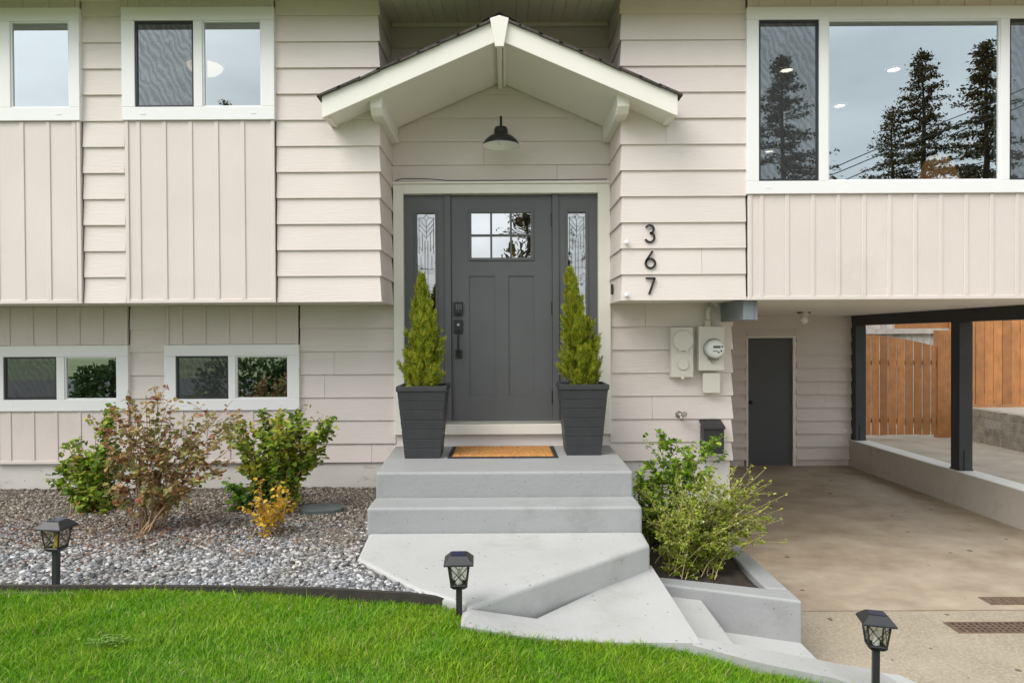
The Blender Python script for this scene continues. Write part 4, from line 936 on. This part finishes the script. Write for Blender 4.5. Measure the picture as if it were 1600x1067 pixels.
# ------------------------------------------------------------------ shrubs
def shrub(name, label, base, stems, leafn, lsize, pal, stem_mat, seed, pal2=None, trans=.35, spread0=.06, twig=3, leaf_start=.3, wratio=.36, thick=.006, droop=.2, dense=None, group=None):
    """stems: list of (dx, dy, height) tips relative to the base"""
    rs = np.random.default_rng(seed); B = np.array(base, float)
    t = thing(name, tuple(base), label, 'shrub', group); m = MB(); pts = []
    for (sx, sy, h) in stems:
        b0 = B+np.array([rs.normal(0, spread0), rs.normal(0, spread0), -.02]); tip = B+np.array([sx, sy, h]); k = 7
        mid = (b0+tip)/2+np.array([-sx*.18+rs.normal(0, .02), -sy*.18+rs.normal(0, .02), h*.08])
        u = np.linspace(0, 1, k)[:, None]; C = (1-u)**2*b0+2*u*(1-u)*mid+u**2*tip+np.r_[np.zeros((1, 3)), rs.normal(0, .010, (k-1, 3))]
        m.tube([tuple(c) for c in C], list(np.linspace(thick, thick*.3, k)), 5, False)
        for q in np.linspace(leaf_start, 1, 16): i = min(int(q*(k-1)), k-2); f_ = q*(k-1)-i; pts.append((C[i]*(1-f_)+C[i+1]*f_, C[i+1]-C[i]))
        for j in range(twig):
            q = rs.uniform(max(leaf_start-.1, .1), .95); i = min(int(q*(k-1)), k-2); s0 = C[i]; dr = C[i+1]-C[i]; dr /= np.linalg.norm(dr)
            a = rs.normal(0, 1, 3); a[2] = abs(a[2])*.5; e_ = s0+(dr*.7+a*.55)*rs.uniform(.08, .20)*h/.8; e_[2] -= droop*.05
            md_ = (s0+e_)/2+rs.normal(0, .008, 3)
            m.tube([tuple(s0), tuple(md_), tuple(e_)], [thick*.45, thick*.35, thick*.2], 4, False)
            for q in np.linspace(.25, 1, 9): pts.append((s0*(1-q)+e_*q, e_-s0))
    m.build('stems', stem_mat, t, smooth=True)
    ix = rs.integers(0, len(pts), leafn); P = np.array([pts[i][0] for i in ix]); dv = np.array([pts[i][1] for i in ix]); dv /= np.linalg.norm(dv, axis=1, keepdims=True)
    P = P+rs.normal(0, lsize*.35, P.shape)
    d = dv*.5+rs.normal(0, .75, P.shape); d[:, 2] = d[:, 2]*.6
    nr = np.c_[rs.normal(0, .45, leafn), rs.normal(-.25, .45, leafn), np.ones(leafn)]
    ln_ = lsize*rs.uniform(.6, 1.3, leafn)
    V, Fc = leaf_arrays(P, d, nr, ln_, ln_*wratio*rs.uniform(.8, 1.2, leafn))
    np_mesh('leaves', V, Fc, ramp_mat(name+' leaves '+str(seed), pal, .45, trans, pal2, .4), t)
    return t
G1 = [(0, (.06, .12, .012)), (.3, (.15, .25, .022)), (.65, (.28, .38, .04)), (.9, (.42, .45, .07)), (1, (.46, .27, .07))]
RED = [(0, (.18, .05, .03)), (.4, (.32, .11, .06)), (.75, (.32, .22, .09)), (1, (.42, .27, .12))]
OLV = [(0, (.14, .15, .04)), (.35, (.28, .29, .085)), (.65, (.42, .37, .15)), (.85, (.44, .25, .11)), (1, (.36, .10, .055))]
YEL = [(0, (.42, .25, .02)), (.5, (.60, .38, .025)), (.85, (.68, .46, .05)), (1, (.50, .22, .03))]
def fan(seed, n, xr, yr, hr, rnd=.1):
    r = random.Random(seed); return [(r.uniform(*xr), r.uniform(*yr), r.uniform(*hr)) for _ in range(n)]
bA = (*gr(150, 797, GZ), GZ); bB = (*gr(226, 830, GZ), GZ); bC = (*gr(432, 800, GZ), GZ); bD = (*gr(430, 835, GZ), GZ); bE = (*gr(378, 797, GZ), GZ)
shrub('green_shrub', 'leafy green shrub at the left end of the gravel bed', bA, fan(1, 10, (-.28, .16), (-.15, .15), (.40, .62))+fan(2, 10, (-.34, .05), (-.18, .1), (.20, .45))+[(.10, .0, .80), (.16, .02, .78), (.06, .02, .74), (.13, -.05, .70)], 3400, .048, G1, STEMR, 11, (RED, 5, .60, .72), twig=4, leaf_start=.12)
stB = [(-.20, .0, .86), (-.08, .05, .90), (.02, .0, .97), (.12, .03, .96), (.05, -.05, .86), (.17, 0, .90), (-.15, -.06, .72), (-.02, -.1, .70), (-.24, .02, .62), (.38, .05, .88), (.45, .08, .80), (.30, .0, .76), (.52, .0, .84), (.58, .06, .90), (.62, -.02, .70), (.24, -.06, .60), (.50, -.05, .60), (.15, .1, .70), (-.12, .08, .80), (.32, .1, .62), (-.28, .03, .50), (.66, .03, .80), (.70, .0, .66), (.42, -.1, .40), (.30, -.12, .34), (-.22, -.1, .36), (.60, .05, .48), (.10, -.12, .40)]
shrub('rose_bush', 'tall bare stemmed rose bush with reddish leaves, middle of the bed', bB, stB, 2600, .039, OLV, STEMR, 12, (RED, 6, .47, .60), twig=6, leaf_start=.52, thick=.0056, spread0=.05)
shrub('green_shrub', 'bushy green and yellow shrub nearest the steps', bC, fan(5, 10, (-.12, .25), (-.16, .16), (.62, .80))+[(.38, 0, .76), (.42, -.02, .70), (.36, .05, .64), (.46, .0, .73), (-.36, 0, .66), (-.32, -.05, .56), (-.40, .05, .60), (.34, -.05, .50)]+fan(6, 14, (-.36, .28), (-.2, .12), (.42, .70)), 4600, .047, G1, STEMR, 13, ([(0, (.20, .24, .02)), (.5, (.36, .36, .03)), (1, (.50, .36, .05))], 5, .50, .66), twig=4, leaf_start=.30)
shrub('yellow_shrub', 'small bright yellow leaved shrub in front of the green one', bD, fan(7, 16, (-.21, .22), (-.12, .08), (.16, .38)), 400, .032, YEL, STEMR, 14, twig=3, leaf_start=.35, thick=.004)
shrub('low_shrub', 'small low light green plant between rose bush and yellow shrub', bE, fan(8, 8, (-.12, .12), (-.1, .1), (.10, .26)), 320, .046, [(0, (.08, .17, .02)), (1, (.20, .34, .04))], STEMG, 15, twig=2, leaf_start=.2, thick=.003)
PZ = PT
shrub('leafy_shrub', 'upright glossy green shrub in the planter against the siding', (1.22, 5.40, .42), [(-.10, -.05, .50), (-.16, 0, .60), (-.08, .05, .80), (-.02, -.06, .78), (.06, .02, .84), (-.20, -.1, .42), (-.20, 0, .52), (-.10, -.1, .64), (.14, .0, .78), (.50, -.05, .84), (.44, 0, .80), (.38, -.1, .74), (-.16, -.12, .28), (.22, -.1, .72), (.30, .0, .74), (-.22, .0, .34), (.52, .0, .70), (.34, -.15, .60), (.10, -.15, .60)], 3300, .044,
      [(0, (.06, .13, .010)), (.4, (.16, .29, .018)), (.8, (.30, .43, .04)), (1, (.44, .50, .08))], STEMG, 16, twig=4, leaf_start=.12, spread0=.12, thick=.005, wratio=.30)
fsp = random.Random(4); stG = []
for i in range(84):
    a = fsp.uniform(-1, 1); stG.append((.14+.42*a+fsp.uniform(-.05, .05), fsp.uniform(-.40, .40), fsp.uniform(.28, .72)*(1-.26*abs(a))))
stG += [(.62, .05, .58), (.56, 0, .60), (.66, -.05, .50), (.58, .1, .66), (.50, -.1, .44), (.60, -.1, .36), (.48, .05, .70), (.36, .0, .72), (.64, .0, .42)]
shrub('fine_shrub', 'twiggy fine leaved yellow green shrub arching over the planter wall', (1.30, 4.85, .40), stG, 26000, .021, [(0, (.10, .14, .018)), (.35, (.20, .27, .02)), (.75, (.36, .42, .04)), (.965, (.46, .45, .12)), (1, (.80, .78, .66))], M('tan twigs', (.42, .34, .15), .7, .3, 12), 17, twig=9, leaf_start=.15, spread0=.10, thick=.0036, wratio=.28, droop=.6)

# ------------------------------------------------------------------ solar stake lanterns
ln0 = thing('stake_lantern', (0, 0, 0), 'black solar stake lantern standing at the gravel edge on the left', 'garden lantern', 'solar stake lanterns along the lawn')
MB().box(-.015, .015, -.015, .015, -.15, .212).build('stake', BLKP, ln0, bevel=.003)
cgm = MB(); zb0, zt0, hb0, ht0 = .222, .330, .036, .050
cgm.frustum((0, 0), .205, (.026, .026), .2215, (.042, .042))
for sx in (-1, 1):
    for sy in (-1, 1): cgm.tube([(sx*hb0, sy*hb0, zb0), (sx*ht0, sy*ht0, zt0)], .0048, 4)
for a in range(4):
    Rm = Matrix.Rotation(a*math.pi/2, 3, 'Z')
    for s in (-1, 1): cgm.tube([Rm @ Vector((s*hb0, -hb0-.001, zb0+.004)), Rm @ Vector((-s*ht0, -ht0-.001, zt0-.002))], .0021, 4)
    cgm.tube([Rm @ Vector((-hb0, -hb0, zb0+.003)), Rm @ Vector((hb0, -hb0, zb0+.003))], .005, 4)
cage = cgm.build('cage', BLKP, ln0)
gm_ = MB(); h0, h1 = hb0-.003, ht0-.003
for a in range(4):
    Rm = Matrix.Rotation(a*math.pi/2, 3, 'Z'); gm_.add([Rm @ Vector(v) for v in ((-h0, -h0, zb0), (h0, -h0, zb0), (h1, -h1, zt0), (-h1, -h1, zt0))], [(0, 1, 2, 3)])
gm_.build('glass', LANGL, cage)
MB().lathe((0, 0, .225), [(.016, 0), (.016, .02), (.010, .024), (.011, .05), (.007, .07), (0, .074)], 12).build('bulb', YBULB, ln0, smooth=True)
cpm = MB(); cpm.box(-.072, .072, -.072, .072, .330, .338); cpm.frustum((0, 0), .3381, (.073, .073), .372, (.040, .040))
capo = cpm.build('cap', BLKP, ln0, bevel=.002)
MB().box(-.034, .034, -.034, .034, .3722, .3745).build('solar_panel', SOLAR, capo)
lamps = []
x1, y1 = gr(96, 914, GZ)
for k, (x, y, z, rz, tx, ty, lb) in enumerate(((x1, edge_y(x1)+.035, GZ-.0, -4, 0, R(1.5), None), (-.232, 3.345, az(720, 864, 3.345)-.374, 2, 0, 0, 'black solar stake lantern at the walkway corner, in front of the steps'),
                                   (0, 0, 0, -14, R(-2), R(1.0), 'black solar stake lantern beside the driveway in the right corner'))):
    o = ln0 if k == 0 else copy_tree(ln0)
    if k == 2: y = 3.2; x = ax(1368, 990, y); z = az(1368, 958, y)-.374
    o.location = (x, y, z); o.rotation_euler = (tx, ty, R(rz))
    if lb:
        o['label'] = lb
        for ch in children(o):
            if ch.name.startswith('bulb'): ch.data = ch.data.copy(); ch.data.materials[0] = FROST

# ------------------------------------------------------------------ drain grates
dg = thing('drain_grate', (3.6, 4.73, 0), 'long rusty trench drain grate across the driveway', 'drain grate')
xa = gr(1497, 985, 0)[0]; fr = MB(); ya, yb = 4.66, 4.81
for q in ((xa, 6.0, ya-.012, ya), (xa, 6.0, yb, yb+.012), (xa-.012, xa, ya-.012, yb+.012)): fr.box(q[0], q[1], q[2], q[3], -.02, .003)
fr.build('grate_frame', RUST, dg)
gb = MB(); x = xa+.01
while x < 6.0: gb.box(x, x+.014, ya, yb, -.02, .0015); x += .042
for k in range(1, 4): gb.box(xa, 6.0, ya+(yb-ya)*k/4-.005, ya+(yb-ya)*k/4+.005, -.018, .0)
gb.build('grate_bars', RUST, dg)
MB().add([(xa, ya, -.0036), (6, ya, -.0036), (6, yb, -.0036), (xa, yb, -.0036)], [(0, 1, 2, 3)]).build('drain_pit', SOIL, dg)
xa, ya = gr(1548, 944, 0)
dg2 = thing('drain_cover', (xa, ya, 0), 'small rusty square drain cover on the carport floor edge', 'drain cover')
MB().box(xa, xa+.45, ya-.01, ya+.14, -.01, .005).build('cover_frame', RUST, dg2)
gb = MB()
for k in range(10): gb.box(xa+.02+.042*k, xa+.045+.042*k, ya+.005, ya+.125, .0052, .009)
gb.build('cover_bars', RUST, dg2)

# ------------------------------------------------------------------ across the street: seen in the window reflections
NEED = ramp_mat('conifer needles', [(0, (.035, .030, .013)), (.5, (.085, .068, .026)), (1, (.16, .115, .045))], .8, .15)
def conifer(label, x, y, h, r, seed, n=5200):
    rs = np.random.default_rng(seed); z0 = .42
    t = thing('conifer', (x, y, z0), label, 'tree', 'conifers across the street')
    MB().tube([(x, y, z0-.3), (x+.05, y, z0+h*.5), (x, y, z0+h*.98)], [h*.016, h*.010, .02], 7, False).build('trunk', BARK, t)
    nb = 210; V = []; br = MB()
    for i in range(nb):
        u = .12+.87*(i+rs.uniform(0, 1))/nb; a = rs.uniform(0, 2*np.pi); L = r*(1-u)**.95*rs.uniform(.35, 1.25)+.08
        p0 = np.array([x, y, z0+h*u]); d = np.array([math.cos(a), math.sin(a), .05-.35*(1-u)])
        br.tube([tuple(p0), tuple(p0+d*L*.6+np.array([0, 0, -.02*L])), tuple(p0+d*L)], [.03*(1-u)+.008, .015, .005], 4, False)
        k = int(n/nb*(.4+1.2*(1-u))); q = rs.uniform(.12, 1, k)**.8
        c = p0+d*L*q[:, None]+rs.normal(0, .13, (k, 3))*np.array([1, 1, .45]); s = rs.uniform(.05, .15, k)
        e1 = rs.normal(0, 1, (k, 3)); e1 = d*.8+e1*.6; e1 /= np.linalg.norm(e1, axis=1, keepdims=True)
        e2 = np.cross(e1, rs.normal(0, 1, (k, 3))); e2 /= np.linalg.norm(e2, axis=1, keepdims=True)
        e1 *= s[:, None]; e2 *= s[:, None]*.32
        V.append(np.stack([c-e1*.3, c+e1*.4+e2, c+e1, c+e1*.4-e2], 1))
    V = np.concatenate(V); b = np.arange(len(V))*4
    np_mesh('crown', V.reshape(-1, 3), [np.stack([b, b+1, b+2, b+3], 1)], NEED, t); br.build('branches', BARK, t)
def refl(px, py, d, plane=F):               # where a thing mirrored at (px,py) really stands, d metres along the mirrored view
    r_ = _ray(px, py); tt = d/r_.y; return r_.x*tt, 2*plane-d, EYE+r_.z*tt
for px_, py_, d, r, lb in ((1222, 88, 30, 5.4, 'dark conifer across the street, mirrored in the left sash of the picture window'), (1440, 80, 31, 5.6, 'tall conifer across the street, mirrored in the middle of the picture window'),
                      (1538, 62, 28, 4.6, 'tallest conifer across the street, mirrored at the right of the picture window'), (1392, 165, 33, 4.2, 'shorter conifer across the street, left of the tall pair'),
                      (352, 154, 40, 2.0, 'distant conifer whose tip shows in the upper left window'), (1650, 120, 36, 3.0, 'conifer across the street mirrored in the right screened sash')):
    x, y, z = refl(px_, py_, d); conifer(lb, x, y, z-.42, r, int(px_), 30000 if px_ in (1222, 1440, 1538) else 12000)
x, y, z = refl(826, 215, 27, D); conifer('dark conifer across the street, mirrored in the front door glass', x, y, z-.42, 2.3, 5, 6500)
rs_ = np.random.default_rng(44)
for px_, w_, hgt, lb in ((405, 1.6, 1.25, 'rounded dark bush across the lawn, mirrored in the lower right window'), (470, 1.1, .9, 'low bush across the lawn beside the rounded one'), (178, .9, 1.0, 'spiky bush across the lawn, mirrored in the lower left window')):
    x, y, z = refl(px_, 590, 17.5, D); t = thing('roadside_bush', (x, y, .45), lb, 'bush', 'bushes across the lawn')
    n = 1600; a = rs_.normal(0, 1, (n, 3)); a /= np.linalg.norm(a, axis=1, keepdims=True); a[:, 2] = np.abs(a[:, 2])
    P = np.array([x, y, .45])+a*np.array([w_, .8, hgt])*rs_.uniform(.5, 1, (n, 1))**.5*(1+.15*np.sin(a[:, :1]*7))
    V, Fc = leaf_arrays(P, a+rs_.normal(0, .6, (n, 3)), a+rs_.normal(0, .5, (n, 3)), rs_.uniform(.08, .16, n), rs_.uniform(.03, .05, n))
    np_mesh('leaves', V, Fc, ramp_mat('bush leaves '+str(px_), [(0, (.02, .045, .01)), (1, (.07, .12, .03))], .6, .2), t)
    MB().tube([(x, y, .4), (x, y, .45+hgt*.6)], [.05, .02], 5).build('stems', BARK, t)
for k, (pa, pb) in enumerate((((1300, 262), (1600, 150)), ((1300, 272), (1600, 166)), ((1310, 285), (1600, 175)))):
    a_, b_ = Vector(refl(*pa, 24)), Vector(refl(*pb, 24)); dv = b_-a_
    lbs = ('highest', 'middle', 'lowest')[k]
    tag(MB().tube([a_+dv*q+Vector((0, 0, .25*q*q)) for q in (-3, -1.5, 0, 1, 2, 3.5)], .018, 5).build('power_line', BLKP), lbs+' of three overhead cables mirrored in the picture window', 'cable', 'overhead cables across the street')
